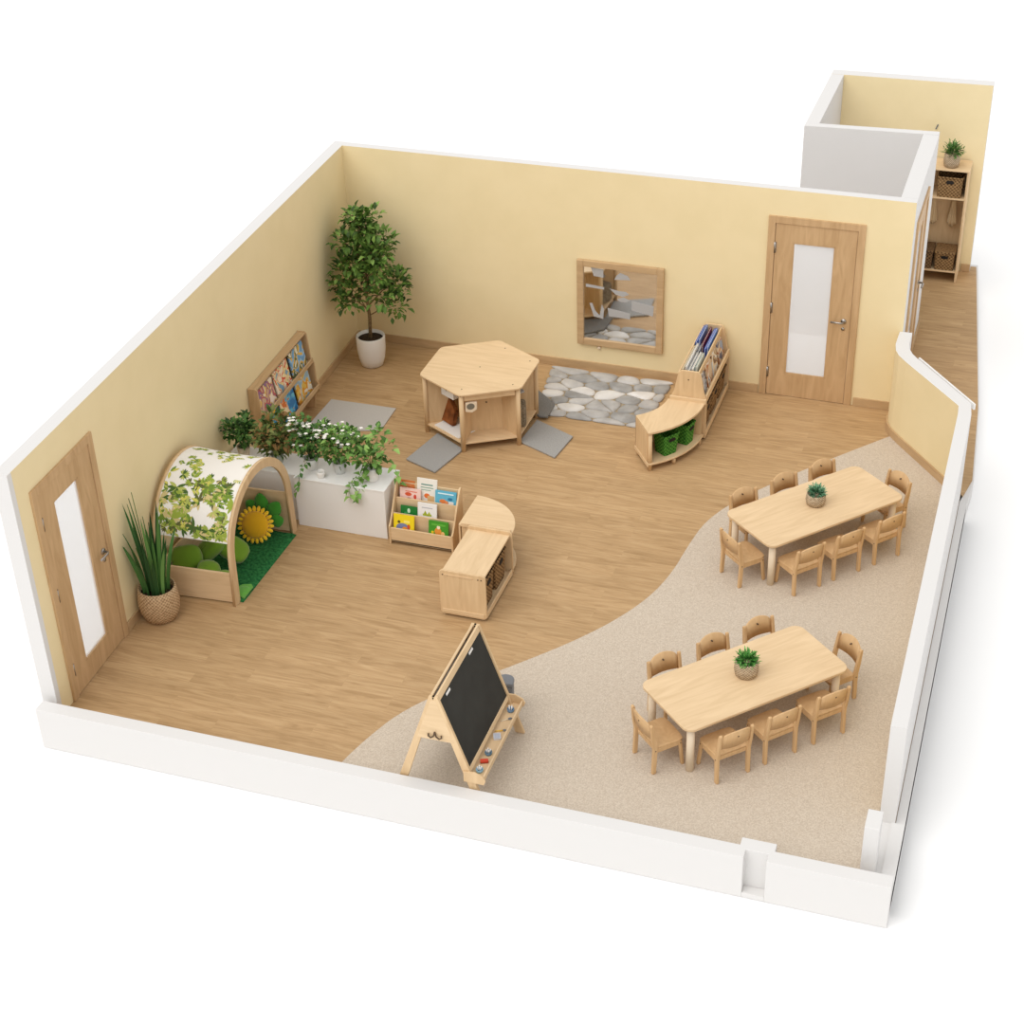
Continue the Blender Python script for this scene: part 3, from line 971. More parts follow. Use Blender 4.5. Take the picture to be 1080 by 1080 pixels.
# ------------------------------------------------------------------ baskets
def square_basket(name, label, loc, w_, d_, h_, mat, rz=0, group=None, handle='y', taper=.88, lid=False):
    t = thing(name, label, 'basket', loc, rz, group)
    m = MB()
    def ring(k, z, ins=0):
        return [m.v((x, y, z)) for x, y in rrect(-(w_/2-ins)*k, (w_/2-ins)*k, -(d_/2-ins)*k, (d_/2-ins)*k, .02, 3)]
    rs = [ring(taper, 0), ring((1+taper)/2, h_*.5), ring(1, h_), ring(1, h_, .01), ring((1+taper)/2, h_*.5, .01), ring(taper, .01, .01)]
    n = len(rs[0])
    for a, b_ in zip(rs, rs[1:]):
        for k in range(n):
            m.face([a[k], a[(k+1) % n], b_[(k+1) % n], b_[k]])
    m.face(rs[0][::-1]); m.face(rs[-1])
    m.build('body', mat, t)
    m = MB()
    pts = [(x, y, h_) for x, y in rrect(-w_/2, w_/2, -d_/2, d_/2, .02, 4)]
    m.tube(pts+[pts[0], pts[1]], .009, 6)
    m.build('rim', mat, t)
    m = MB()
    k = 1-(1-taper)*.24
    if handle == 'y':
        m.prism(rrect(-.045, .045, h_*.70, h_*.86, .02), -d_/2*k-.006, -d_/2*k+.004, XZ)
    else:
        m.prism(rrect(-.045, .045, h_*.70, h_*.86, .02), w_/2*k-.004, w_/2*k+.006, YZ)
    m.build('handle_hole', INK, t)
    if lid:
        m = MB(); m.prism(rrect(-w_/2-.006, w_/2+.006, -d_/2-.006, d_/2+.006, .02), h_+.002, h_+.022)
        m.build('lid', mat, t, bevel=.006)
    return t

# ------------------------------------------------------------------ rectangular storage unit
t = thing('storage_unit', 'low rectangular birch storage bench with wicker baskets on its right side', 'storage unit', (2.80, 2.62, 0))
X0, X1, Y0, Y1 = -.22, .22, -.385, .385
for y in (Y0, Y1-.022):
    m = MB(); m.prism(rrect(X0, X1, .025, .50, .035), y, y+.022, XZ)
    m.build('end_panel', BIRCHZ, t, bevel=.004)
m = MB(); m.box(X0+.012, X1-.022, Y0+.022, Y1-.022, .445, .465); m.build('top', BIRCHY, t, bevel=.003)
m = MB(); m.box(X0+.008, X1-.006, Y0+.022, Y1-.022, .04, .06); m.build('bottom_shelf', BIRCHY, t, bevel=.003)
m = MB(); m.box(X0+.012, X0+.024, Y0+.022, Y1-.022, .06, .445); m.build('back_panel', BIRCHY, t)
m = MB(); m.box(X1-.02, X1-.004, Y0+.022, Y1-.022, .028, .085); m.build('front_rail', BIRCHY, t, bevel=.003)
m = MB(); m.box(X0+.05, X1-.12, Y0-.006, Y0+.001, .455, .463); m.build('edge_strip', BIRCH, t); m = MB(); m.box(X0+.02, X1-.02, Y0-.008, Y0+.001, .045, .085); m.build('edge_strip', BIRCH, t, bevel=.002)
for x in (X0+.035, X0+.07+.01, X1-.07, X1-.04):
    m = MB(); m.tube([(x, Y0-.003, .455), (x, Y0+.002, .455)], .007, 8); m.build('screw', DARK, t)
for x, y in ((X0+.05, Y0+.06), (X1-.05, Y0+.06), (X0+.05, Y1-.06), (X1-.05, Y1-.06)):
    m = MB(); m.tube([(x, y, 0), (x, y, .045)], .022, 10); m.build('foot', DARK, t)
square_basket('wicker_basket', 'brown wicker basket in the storage bench, nearest the easel', (2.86, 2.44, .064), .24, .28, .31, WICKER, 0, 'wicker baskets in the storage bench', 'x')
square_basket('wicker_basket', 'brown wicker basket in the storage bench, beside its curved neighbour', (2.86, 2.78, .064), .24, .28, .31, WICKER, 0, 'wicker baskets in the storage bench', 'x')

# quarter round unit behind it
t = thing('corner_unit', 'quarter round birch corner shelf behind the rectangular storage bench', 'storage unit', (2.48, 3.03, 0))
def qpts(r, x0=0, y0=0, n=14, a0=0, a1=PI/2):
    return [(x0+r*math.cos(a0+(a1-a0)*i/n), y0+r*math.sin(a0+(a1-a0)*i/n)) for i in range(n+1)]
m = MB(); m.prism([(0, 0)]+qpts(.53), .445, .467); m.build('top', BIRCH, t, bevel=.004)
m = MB(); m.prism([(0, 0)]+qpts(.53), .05, .07); m.build('bottom_shelf', BIRCH, t, bevel=.004)
m = MB(); m.box(.03, .52, .0, .016, .07, .445); m.build('side_panel', BIRCHZ, t)
m = MB(); m.box(0, .016, .0, .52, .07, .445); m.build('side_panel', BIRCHZ, t)
m = MB(); m.box(.03, .52, -.02, .006, .455, .50); m.build('backstop', BIRCH, t, bevel=.006)
for x, y in ((.05, .05), (.49, .04), (.04, .49), (.345, .345)):
    m = MB(); m.tube([(x, y, 0), (x, y, .052)], .02, 10); m.build('foot', BIRCHZ, t)
square_basket('wicker_basket', 'dark wicker basket inside the quarter round corner shelf', (2.80, 3.22, .074), .24, .22, .29, WICKDK, .5, None, 'x')

# ------------------------------------------------------------------ wall bookshelf on the left wall
YA, YZe = 4.14, 5.50
ang = math.atan2(.3275, 7.2125)
t = thing('wall_bookshelf', 'low slim wooden book rack with two tiers of picture books against the left wall', 'bookshelf', (XL(YA)+.004, YA, 0), PI/2+ang)
# local: x along the wall (away from camera), y = -(out of wall) ; use out = -y
Lb = YZe-YA
def BP(x0, x1, o0, o1, z0, z1, nm, mt=None, bv=.003):
    m = MB(); m.box(x0, x1, -o1, -o0, z0, z1); return m.build(nm, mt or OAKX, t, bevel=bv)
sidep = [(0, 0), (0, .93), (-.085, .93), (-.105, .915), (-.115, .80), (-.13, .62), (-.165, .56), (-.17, .36), (-.205, .29), (-.205, .22), (-.15, .18), (-.12, 0)]
for x in (0, Lb-.022):
    m = MB(); m.prism(sidep, x, x+.022, YZ); m.build('side_panel', OAK, t, bevel=.003)
BP(.022, Lb-.022, .0, .095, .905, .925, 'top_shelf')
BP(.022, Lb-.022, .0, .012, .25, .905, 'back_panel')
BP(.022, Lb-.022, .012, .16, .575, .587, 'tier_shelf')
BP(.022, Lb-.022, .145, .16, .587, .63, 'tier_lip')
BP(.022, Lb-.022, .012, .195, .255, .267, 'tier_shelf')
BP(.022, Lb-.022, .185, .20, .255, .31, 'tier_lip')
Mw = t.matrix_basis.copy()
Mw = Matrix.Translation(t.location) @ Matrix.Rotation(PI/2+ang, 4, 'Z')
wb = [
 ('crimson and cream patterned picture book, upper tier of the wall rack, nearest the camera', .24, 0, [(206, 176, 150), (190, 90, 90), (150, 110, 150), (224, 190, 110), (240, 226, 210)]),
 ('cream and red picture book in the middle of the wall rack upper tier', .64, 0, [(120, 160, 190), (226, 200, 140), (236, 222, 176), (214, 80, 50), (240, 226, 200)]),
 ('pale blue picture book with a yellow figure, upper tier farthest from the camera', 1.09, 0, [(110, 160, 200), (150, 190, 220), (226, 180, 80), (90, 110, 80), (236, 226, 200)]),
 ('sea blue and green picture book, lower tier of the wall rack, nearest the camera', .24, 1, [(60, 120, 60), (52, 140, 186), (70, 160, 200), (210, 190, 60), (240, 180, 60)]),
 ('blue beach scene picture book in the middle of the lower tier', .66, 1, [(40, 120, 180), (60, 150, 206), (110, 190, 216), (220, 120, 60), (240, 220, 180)]),
 ('light blue and yellow picture book, lower tier farthest from the camera', 1.08, 1, [(150, 184, 206), (180, 200, 210), (226, 190, 90), (220, 150, 50), (230, 226, 210)]),
]
for i, (lab, x, tier, cols) in enumerate(wb):
    z = .27 if tier else .59
    x = (.22, .63, 1.06)[i % 3]
    o_ = .13 if tier else .095
    M = Mw @ Matrix.Translation((x+.03, -o_-.012, z)) @ Matrix.Rotation(-.17, 4, 'X')
    book(lab, 'picture books on the wall rack', .37, .275, .016, cover_mat('wall%d' % i, cols, 9, i+.3), [], M)

m = MB(); m.lathe([(0, 0), (.022, 0), (.022, .012), (.012, .03), (0, .032)], seg=14)
for v in m.bm.verts: v.co = Vector((v.co.z, v.co.x, v.co.y))
o = m.build('wall_peg', PALELEG, loc=(XL(5.62)+.001, 5.62, .50), rot=(0, 0, ang)); tag(o, 'tiny wooden knob on the left wall just past the book rack', 'wall peg')
m = MB(); m.lathe([(0, 0), (.026, 0), (.026, .012), (.012, .03), (0, .032)], seg=14)
for v in m.bm.verts: v.co = Vector((v.co.x, -v.co.z, v.co.y))
o = m.build('wall_peg', PALELEG, loc=(2.67, YB(2.67)-.001, .295)); tag(o, 'tiny cream knob on the back wall just under the mirror', 'wall peg')
m = MB(); m.prism([(-.012, -.03), (.0, -.03), (.02, .03), (.01, .03)], -.01, 0, XZ)
o = m.build('wall_hook', plain('blue_grey', (80, 96, 110), .5), loc=(5.83, 10.949, 1.84)); tag(o, 'tiny dark blue clip on the yellow hallway end wall', 'wall clip')

# ------------------------------------------------------------------ floor mats
def mat_obj(pts, h, mat, label, group=None, name='floor_mat'):
    cx = sum(p[0] for p in pts)/len(pts); cy = sum(p[1] for p in pts)/len(pts)
    m = MB(); m.prism([(x-cx, y-cy) for x, y in pts], 0, h)
    o = m.build(name, mat, loc=(cx, cy, .001), bevel=min(.006, h*.4))
    return tag(o, label, 'mat', group)
mat_obj([(-.02, 5.70), (.76, 5.70), (.78, 5.20), (-.03, 4.95)], .012, LIGHTMAT, 'large pale grey mat on the floor between the wall rack and the hexagonal table')
G3 = 'grey floor mats round the hexagonal table'
mat_obj([(1.40, 5.30), (1.78, 5.05), (1.655, 4.53), (1.27, 4.70)], .022, GREYMAT, 'grey felt mat in front of the open left side of the hexagonal table', G3)
mat_obj([(2.34, 5.86), (2.82, 5.62), (2.76, 5.15), (2.30, 5.37)], .022, GREYMAT, 'grey felt mat to the right of the hexagonal table, near the stone rug', G3)
mat_obj([(2.16, 6.46), (2.44, 6.20), (2.45, 5.90), (2.36, 5.89), (2.10, 6.05)], .024, DARKMAT, 'darker grey felt mat behind the hexagonal table, overlapping the stone rug', G3).location.z = .030

# ------------------------------------------------------------------ stone rug (Voronoi pebbles)
RUG = [(2.04, 7.10), (3.60, 7.07), (3.46, 5.99), (2.28, 5.99)]
RUG = [(2.12, 7.11), (3.56, 7.09), (3.50, 6.0), (2.26, 6.0)]
rr = random.Random(5)
AS = 1.55
def inside(p, poly):
    c = False
    for (x1, y1), (x2, y2) in zip(poly, poly[1:]+poly[:1]):
        if (y1 > p[1]) != (y2 > p[1]) and p[0] < (x2-x1)*(p[1]-y1)/(y2-y1)+x1:
            c = not c
    return c
seeds = []
tries = 0
while len(seeds) < 36 and tries < 20000:
    tries += 1
    p = (rr.uniform(2.1, 3.6), rr.uniform(5.98, 7.12))
    if inside(p, RUG) and all(math.hypot((p[0]-q[0])/AS, p[1]-q[1]) > rr.uniform(.085, .19) for q in seeds):
        seeds.append(p)
def clip_half(poly, a, b_, c):   # keep a*x+b*y<=c
    outp = []
    for P, Q in zip(poly, poly[1:]+poly[:1]):
        dp, dq = a*P[0]+b_*P[1]-c, a*Q[0]+b_*Q[1]-c
        if dp <= 0: outp.append(P)
        if dp*dq < 0:
            k = dp/(dp-dq); outp.append((P[0]+(Q[0]-P[0])*k, P[1]+(Q[1]-P[1])*k))
    return outp
m = MB()
m.prism(smooth_poly([(2.15, 7.08), (3.53, 7.06), (3.47, 6.03), (2.29, 6.03), (2.15, 7.08)], 0)[:-1], 0.001, .008, mi=0)
for si, sd_ in enumerate(seeds):
    poly = [(x/AS, y) for x, y in RUG]
    s0x, s0y = sd_[0]/AS, sd_[1]
    for q in seeds:
        if q == sd_: continue
        qx, qy = q[0]/AS, q[1]
        a, b_ = qx-s0x, qy-s0y
        d = math.hypot(a, b_); a /= d; b_ /= d
        c = a*(s0x+qx)/2 + b_*(s0y+qy)/2 - .003
        poly = clip_half(poly, a, b_, c)
        if len(poly) < 3: break
    if len(poly) < 3: continue
    for _ in range(3):
        q = []
        for a, b_ in zip(poly, poly[1:]+poly[:1]):
            q += [(a[0]*.78+b_[0]*.22, a[1]*.78+b_[1]*.22), (a[0]*.22+b_[0]*.78, a[1]*.22+b_[1]*.78)]
        poly = q
    poly = [(x*AS, y) for x, y in poly]
    cx = sum(p[0] for p in poly)/len(poly); cy = sum(p[1] for p in poly)/len(poly)
    mi = rr.choice([1, 1, 2, 2, 3, 4])
    rings = []
    for k, z in ((1, .006), (.97, .016), (.86, .024), (.6, .029), (.3, .031)):
        rings.append([m.v((cx+(x-cx)*k, cy+(y-cy)*k, z)) for x, y in poly])
    n = len(poly)
    for a, b_ in zip(rings, rings[1:]):
        for k in range(n):
            m.face([a[k], a[(k+1) % n], b_[(k+1) % n], b_[k]], True, mi)
    m.face(rings[-1], True, mi)
o = m.build('stone_rug', [noisy('rug_gap', (140, 128, 110), (176, 158, 130), 30)] + [noisy('pebble_print_%s' % 'abcd'[i], lo, hi, 7, .9) for i, (lo, hi) in enumerate([((166, 163, 159), (190, 187, 183)), ((186, 183, 179), (208, 205, 201)), ((148, 146, 143), (172, 170, 167)), ((212, 208, 203), (228, 225, 221))])])
tag(o, 'rug of large grey and white pebbles on the floor under the mirror', 'rug')

# ------------------------------------------------------------------ mirror
t = thing('wall_mirror', 'square play mirror in a chunky wooden frame on the back wall above the stone rug', 'mirror', (2.42, YB(2.42)-.002, .33), -math.atan2(.0897, 6.3275))
mw, mh, fw = .99, 1.03, .075
m = MB()
for q in ((0, fw, 0, mh), (mw-fw, mw, 0, mh), (fw, mw-fw, 0, fw), (fw, mw-fw, mh-fw, mh)):
    m.box(q[0], q[1], -.045, 0, q[2], q[3])
m.build('frame', OAKX, t, bevel=.006)
MIR = plain('mirror_glass', (232, 234, 236), .04, 1)
m = MB(); m.box(fw-.004, mw-fw+.004, -.022, -.012, fw-.004, mh-fw+.004); m.build('mirror_glass', MIR, t)
REFLGREY = plain('grey_reflection_paint', (176, 175, 174), .6)  # grey mat reflections, painted as flat patches on the mirror glass
def refl_patch(pts):
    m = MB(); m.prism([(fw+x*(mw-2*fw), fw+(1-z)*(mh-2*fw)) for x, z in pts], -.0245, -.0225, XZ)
    m.build('painted_reflection', REFLGREY, t)
refl_patch([(.10, .01), (.27, .02), (.27, .13), (.14, .12)])
refl_patch([(.45, .08), (.50, .04), (.60, .07), (.64, .12), (.42, .14)])
refl_patch([(.03, .24), (.28, .26), (.28, .29), (.03, .28)])
refl_patch([(.36, .27), (.48, .29), (.58, .29), (.62, .32), (.54, .36), (.44, .34)])
refl_patch([(.46, .40), (.55, .37), (.64, .40), (.58, .43), (.50, .43)])
refl_patch([(.66, .40), (.96, .44), (.95, .58), (.66, .53)])
refl_patch([(.33, .54), (.64, .58), (.64, .66), (.35, .65)])
refl_patch([(.08, .50), (.12, .50), (.16, .60), (.22, .66), (.25, .50), (.28, .56), (.27, .70), (.14, .68)])

# ------------------------------------------------------------------ hexagonal table
t = thing('hexagonal_play_table', 'hexagonal birch play table with open cubby sides in the middle of the back area', 'play table', (1.79, 5.635, 0))
HR = .655
HZ = .70
hv = [(HR*math.cos(math.radians(210-60*k)), HR*math.sin(math.radians(210-60*k))) for k in range(6)]
def rounded(poly, r, n=4):
    o = []
    N = len(poly)
    for i in range(N):
        P = Vector(poly[i]); A = (Vector(poly[i-1])-P).normalized(); B = (Vector(poly[(i+1) % N])-P).normalized()
        for k in range(n+1):
            f_ = k/n
            o.append(tuple(P + A*r*(1-f_)**2 + B*r*f_**2))
    return o
m = MB(); m.prism(rounded(hv, .05), HZ-.022, HZ); m.build('tabletop', BIRCH, t, bevel=.005)
for k, (x, y) in enumerate([(0, 0), (-.02, -.52), (.46, -.28), (.47, .27), (.12, .48)]):
    m = MB(); m.tube([(x, y, HZ-.002), (x, y, HZ+.0012)], .008, 8); m.build('screw', DARK, t)
s_in = .93
hb = [(x*s_in, y*s_in) for x, y in hv]
m = MB(); m.prism(hb, .085, .105); m.build('base_shelf', BIRCH, t, bevel=.003)
for x, y in hb:
    m = MB(); m.tube([(x*.985, y*.985, 0), (x*.985, y*.985, HZ-.022)], .026, 14); m.build('leg', BIRCHZ, t)
for i, (x, y) in enumerate(hb):
    a = math.atan2(y, x)
    R = math.hypot(x, y)
    Mx = Matrix.Rotation(a, 4, 'Z')
    m = MB(); m.box(R-.30, R-.02, -.008, .008, .105, HZ-.022, Mx); m.build('side_panel', BIRCHZ, t)
# core back panels
for k in range(6):
    a = math.radians(180-60*k)
    if k in (5, 1):
        continue
    Rm = HR*s_in*math.cos(PI/6)
    Mx = Matrix.Rotation(a, 4, 'Z')
    w_ = .21
    ofs = Rm-.22
    if k == 4:   # panel bay that faces the camera: shallow box with rail
        pass
    m = MB(); m.box(ofs-.012, ofs, -ofs*math.tan(PI/6)+.0, ofs*math.tan(PI/6), .105, HZ-.022, Mx); m.build('inner_panel', BIRCHZ, t)
a = math.radians(-60)
Mx = Matrix.Rotation(a, 4, 'Z')
Rm = HR*s_in*math.cos(PI/6)
m = MB(); m.box(Rm-.022, Rm-.004, -.27, .27, HZ-.10, HZ-.024, Mx); m.build('top_rail', BIRCH, t, bevel=.003)
m = MB()
pk = MB()
cx, cz = -.20, HZ-.17
pk.prism([(cx-.06, cz+.05), (cx-.06, cz-.055), (cx+.01, cz-.07), (cx+.06, cz-.04), (cx+.065, cz+.05)], Rm-.03, Rm+.004, Mx @ YZ)
pk.build('round_holder', PALELEG, t, bevel=.005)
m.prism([(cx-.005+.042*math.cos(2*PI*k/18), cz+.005+.036*math.sin(2*PI*k/18)) for k in range(18)], Rm+.001, Rm+.006, Mx @ YZ)
m.build('round_glass', plain('grey_glass', (120, 116, 104), .2), t)
m = MB(); m.tube([Mx @ Vector((Rm-.215, .0, .44)), Mx @ Vector((Rm-.225, .0, .44))], .009, 8); m.build('screw', DARK, t)
# things inside the table (resting on its shelf)
HC = Vector((1.79, 5.635, 0))
def hexloc(deg, rad, z=.106):
    return (HC.x+rad*math.cos(math.radians(deg)), HC.y+rad*math.sin(math.radians(deg)), z)
m = MB(); Mx = Matrix.Rotation(math.radians(240), 4, 'Z')
m.prism([(-.14, -.20), (.16, -.20), (.16, .20), (-.14, .20)], 0, .008)
o = m.build('shelf_liner', LAMWHITE, loc=hexloc(240, .34), rot=(0, 0, math.radians(240))); tag(o, 'white liner sheet lying on the floor of the left cubby of the hexagonal table', 'liner')
LEATHER = noisy('brown_leather', (104, 58, 28), (148, 88, 46), 14, .6)
m = MB()
m.prism([(-.20, 0), (.18, 0), (.17, .15), (.02, .26), (-.08, .25), (-.15, .14)], -.02, .03, XZ)
m.prism([(-.19, .02), (-.15, .02), (-.03, .23), (-.09, .24)], -.035, -.02, XZ, mi=1)
m.build('temp', [LEATHER, INK])
o = bpy.data.objects['temp']; o.name = 'leather_cushion'; o.data.name = 'leather_cushion'
o.location = (1.43, 5.42, .122); o.scale = (1.0, 1.1, 1.1); o.rotation_euler = (-.3, 0, math.radians(-34))
tag(o, 'brown leather wedge cushion standing in the left cubby of the hexagonal table', 'cushion')
t2 = thing('hanging_box', 'small white box mounted up under the tabletop inside the left cubby', 'box', hexloc(236, .40, .50), math.radians(-30))
m = MB(); m.box(-.09, .11, -.05, .05, 0, .175); m.build('body', LAMWHITE, t2, bevel=.006)
m = MB(); m.tube([(0, -.056, .08), (0, -.048, .08)], .008, 8); m.build('screw', DARK, t2)
t2 = thing('grey_cushion', 'grey speckled box cushion in the right cubby of the hexagonal table', 'cushion', hexloc(-4, .42, .106), math.radians(20))
m = MB(); m.box(-.10, .09, -.12, .10, 0, .24); m.build('body', noisy('speckled_grey', (110, 98, 80), (152, 140, 120), 60, .95), t2, bevel=.03)
m = MB(); m.prism([(-.14, -.06), (.06, -.10), (.13, .0), (.04, .09), (-.12, .08)], 0, .016)
o = m.build('grey_tray', plain('grey_plastic', (168, 168, 168), .5), loc=hexloc(2, .36, .46), bevel=.004); tag(o, 'flat grey tray under the tabletop in the right cubby', 'tray')
m = MB(); m.box(-.015, .015, -.3, .3, 0, .0001)
m.bm.free()
for sgn in (0,):
    m = MB()
    for k in range(8):
        y = -.16+.045*k
        m.box(.10, .112, y, y+.018, .106, HZ-.022)
    m.build('slat_panel', BIRCHZ, t)

# ------------------------------------------------------------------ tall book unit + curved bench
t = thing('book_browser_unit', 'two level birch book unit standing at right angles to the back wall', 'bookshelf', (3.98, 6.50, 0))
Y0, Y1 = -.56, .59
bell = [(-.19, .03), (.20, .03), (.20, .47), (.17, .56), (.145, .70), (.13, .77), (.10, .80), (-.08, .80), (-.11, .77), (-.125, .70), (-.15, .56), (-.19, .47)]
for y in (Y0, Y1-.022):
    m = MB(); m.prism(bell, y, y+.022, XZ); m.build('end_panel', BIRCHZ, t, bevel=.004)
def TB(x0, x1, z0, z1, nm, mt=BIRCHY, bv=.003, y0=Y0+.022, y1=Y1-.022):
    m = MB(); m.box(x0, x1, y0, y1, z0, z1); return m.build(nm, mt, t, bevel=bv)
TB(-.185, .195, .05, .07, 'bottom_shelf')
TB(.185, .20, .035, .10, 'front_rail')
TB(-.185, -.17, .07, .45, 'back_panel')
TB(-.185, .18, .45, .468, 'middle_shelf')
TB(.18, .198, .45, .53, 'display_rail')
TB(-.115, -.10, .468, .77, 'trough_side')
TB(.085, .10, .62, .77, 'trough_side')
TB(.085, .10, .468, .62, 'display_back')
for x, y in ((-.15, Y0+.05), (.16, Y0+.05), (-.15, Y1-.06), (.16, Y1-.06)):
    m = MB(); m.tube([(x, y, 0), (x, y, .05)], .02, 10); m.build('foot', DARK, t)
m = MB(); m.tube([(0, Y0-.003, .70), (0, Y0+.002, .70)], .008, 8); m.build('screw', DARK, t)
m = MB(); m.box(-.19, .20, Y0-.028, Y0-.002, .44, .50); m.build('joint_strip', BIRCH, t, bevel=.004)
# folders standing in the trough, long side along the unit
fold = [(-.085, .14, .55, (84, 122, 206), 'blue folder at the wall end of the trough, left row'),
        (-.055, .16, .54, (128, 158, 222), 'lighter blue folder at the wall end of the trough, second in the row'),
        (.035, .03, .54, (80, 116, 214), 'bright blue folder at the wall end of the trough, right row'),
        (.060, .05, .52, (110, 150, 226), 'sky blue folder at the wall end of the trough, outermost of the right row'),
        (.0, .06, .50, (120, 40, 66), 'maroon folder between the blue folders in the trough'),
        (-.02, -.06, .14, (176, 180, 186), 'pale grey folder in the middle of the trough'),
        (-.080, -.50, .06, (226, 206, 168), 'cream folder at the camera end of the trough, left edge'),
        (-.050, -.48, .08, (238, 236, 232), 'white folder at the camera end of the trough, second from the left'),
        (-.020, -.50, .0, (222, 222, 222), 'off white folder at the camera end of the trough, third from the left'),
        (.02, -.48, -.08, (244, 242, 238), 'white leaning folder at the camera end of the trough, right half'),
        (.055, -.46, -.12, (206, 214, 206), 'pale green grey folder at the camera end of the trough, right edge')]
for i, (x, ya, yb, c, lab) in enumerate(fold):
    yb2 = min(yb, .555)
    if ya > yb2: ya, yb2 = yb2, ya
    h_ = .29 + .02*math.sin(i*2.1)
    Lf = yb2-ya
    q = thing('folder', lab, 'folder', (3.98+x, 6.50+(ya+yb2)/2, .47), 0, 'folders in the book trough')
    m = MB(); m.box(-.008, -.005, -Lf/2, Lf/2, 0, h_+.03); m.box(.005, .008, -Lf/2, Lf/2, 0, h_+.03); m.build('cover', plain('folder_card', c, .5), q)
    m = MB(); m.box(-.004, .004, -Lf/2+.01, Lf/2-.01, 0.003, h_+.02); m.build('pages', PAGES, q)
# display books on the right face
disp = [(-.42, (200, 200, 204), [(190, 196, 204), (90, 90, 100), (220, 220, 220), (210, 170, 120)], 'pale grey book on the display rail, nearest the camera'),
        (-.14, (210, 160, 110), [(214, 190, 160), (180, 110, 60), (236, 226, 210), (120, 130, 150)], 'tan and cream book on the display rail, second from the camera'),
        (.12, (190, 150, 100), [(196, 170, 140), (120, 90, 70), (226, 200, 160), (230, 230, 226)], 'brown toned book on the display rail, third from the camera'),
        (.40, (120, 140, 170), [(150, 170, 200), (190, 130, 90), (230, 214, 190), (110, 110, 130)], 'blue and tan book on the display rail, nearest the wall')]
for i, (y, c, cols, lab) in enumerate(disp):
    M = Matrix.Translation((3.98+.145, 6.50+y, .469)) @ Matrix.Rotation(PI/2, 4, 'Z') @ Matrix.Rotation(-.17, 4, 'X')
    book(lab, 'books on the display rail', .22, .235, .014, cover_mat('disp%d' % i, cols, 8, i*1.3), [], M)
for i, (y, lab) in enumerate([(-.36, 'brown wicker basket in the book unit, nearest the curved bench'), (.0, 'brown wicker basket in the middle of the book unit'), (.37, 'brown wicker basket in the book unit, nearest the back wall')]):
    square_basket('wicker_basket', lab, (4.00, 6.50+y+.01, .074), .32, .31, .28, WICKER, 0, 'wicker baskets in the book unit', 'x')

t = thing('curved_bench_shelf', 'curved low birch bench shelf with green baskets joining the tall book unit', 'storage unit', (3.24, 5.925, 0))
RI, RO, A1 = .53, .925, math.radians(-56)
def sector(ri, ro, a0_, a1_, n=18):
    o = [(ro*math.cos(a0_+(a1_-a0_)*i/n), ro*math.sin(a0_+(a1_-a0_)*i/n)) for i in range(n+1)]
    return o + [(ri*math.cos(a1_+(a0_-a1_)*i/n), ri*math.sin(a1_+(a0_-a1_)*i/n)) for i in range(n+1)]
m = MB(); m.prism(sector(RI, RO, -.01, A1), .435, .46); m.build('top', BIRCHY, t, bevel=.004)
m = MB(); m.prism(sector(RI, RO, -.01, A1), .07, .09); m.build('bottom_shelf', BIRCHY, t, bevel=.004)
m = MB(); m.prism(sector(RI, RI+.014, -.01, A1), .09, .435); m.build('back_panel', BIRCHZ, t)
Mx = Matrix.Rotation(A1, 4, 'Z')
m = MB(); m.box(RI, RO-.045, 0.0, .018, .09, .435, Mx); m.build('end_panel', BIRCHZ, t, bevel=.002)
m = MB(); m.box(RI-.004, RO+.002, -.008, .006, .06, .10, Mx); m.build('end_rail', BIRCH, t, bevel=.002)
for R, a in ((RO-.03, A1+.035), (RI+.03, A1+.05), (RO-.03, -.62), (RO-.03, -.08)):
    m = MB(); m.tube([(R*math.cos(a), R*math.sin(a), 0), (R*math.cos(a), R*math.sin(a), .435 if abs(a-A1) < .04 else .07)], .022, 12); m.build('leg', BIRCHZ, t)
m = MB(); m.box(RI+.02, RO-.02, -.03, -.012, .09, .435); m.build('end_panel', BIRCHZ, t)
for ang_, rad, lab, w_ in ((-36, .775, 'square green woven basket nearest the end of the curved bench', .20), (-15, .79, 'rounder green woven basket nearer the book unit on the curved bench', .17)):
    a = math.radians(ang_)
    square_basket('green_basket', lab, (3.24+rad*math.cos(a), 5.925+rad*math.sin(a), .092), w_, w_, .23, GREENBSK, a, 'green baskets on the curved bench', 'x', .82)

# ------------------------------------------------------------------ tables and chairs
TZ = .475
def leg_m(x, y):
    m = MB(); m.tube([(x, y, 0), (x, y, TZ-.028)], [.033, .033], 18); return m
def make_table(loc, rz, label):
    t = thing('dining_table', label, 'table', loc, rz, 'long childrens tables')
    m = MB(); m.prism(rrect(-.793, .793, -.358, .358, .085, 7), TZ-.026, TZ)
    m.build('tabletop', BIRCH, t, bevel=.005)
    for x in (-.71, .71):
        for y in (-.28, .28):
            leg_m(x, y).build('leg', PALELEG, t)
    m = MB(); m.box(-.67, .67, -.27, -.25, TZ-.07, TZ-.027); m.box(-.67, .67, .25, .27, TZ-.07, TZ-.027)
    m.build('apron', BIRCH, t)
    return t
T1 = ((5.602, 4.2475), .8454); T2 = ((5.499, 1.5303), .8171)
tb = make_table((*T1[0], .0065), T1[1], 'pale wooden childrens table nearer the back wall, with blue green plant')
dup(tb, (*T2[0], .0065), T2[1], 'pale wooden childrens table nearer the front wall, with bright green plant')

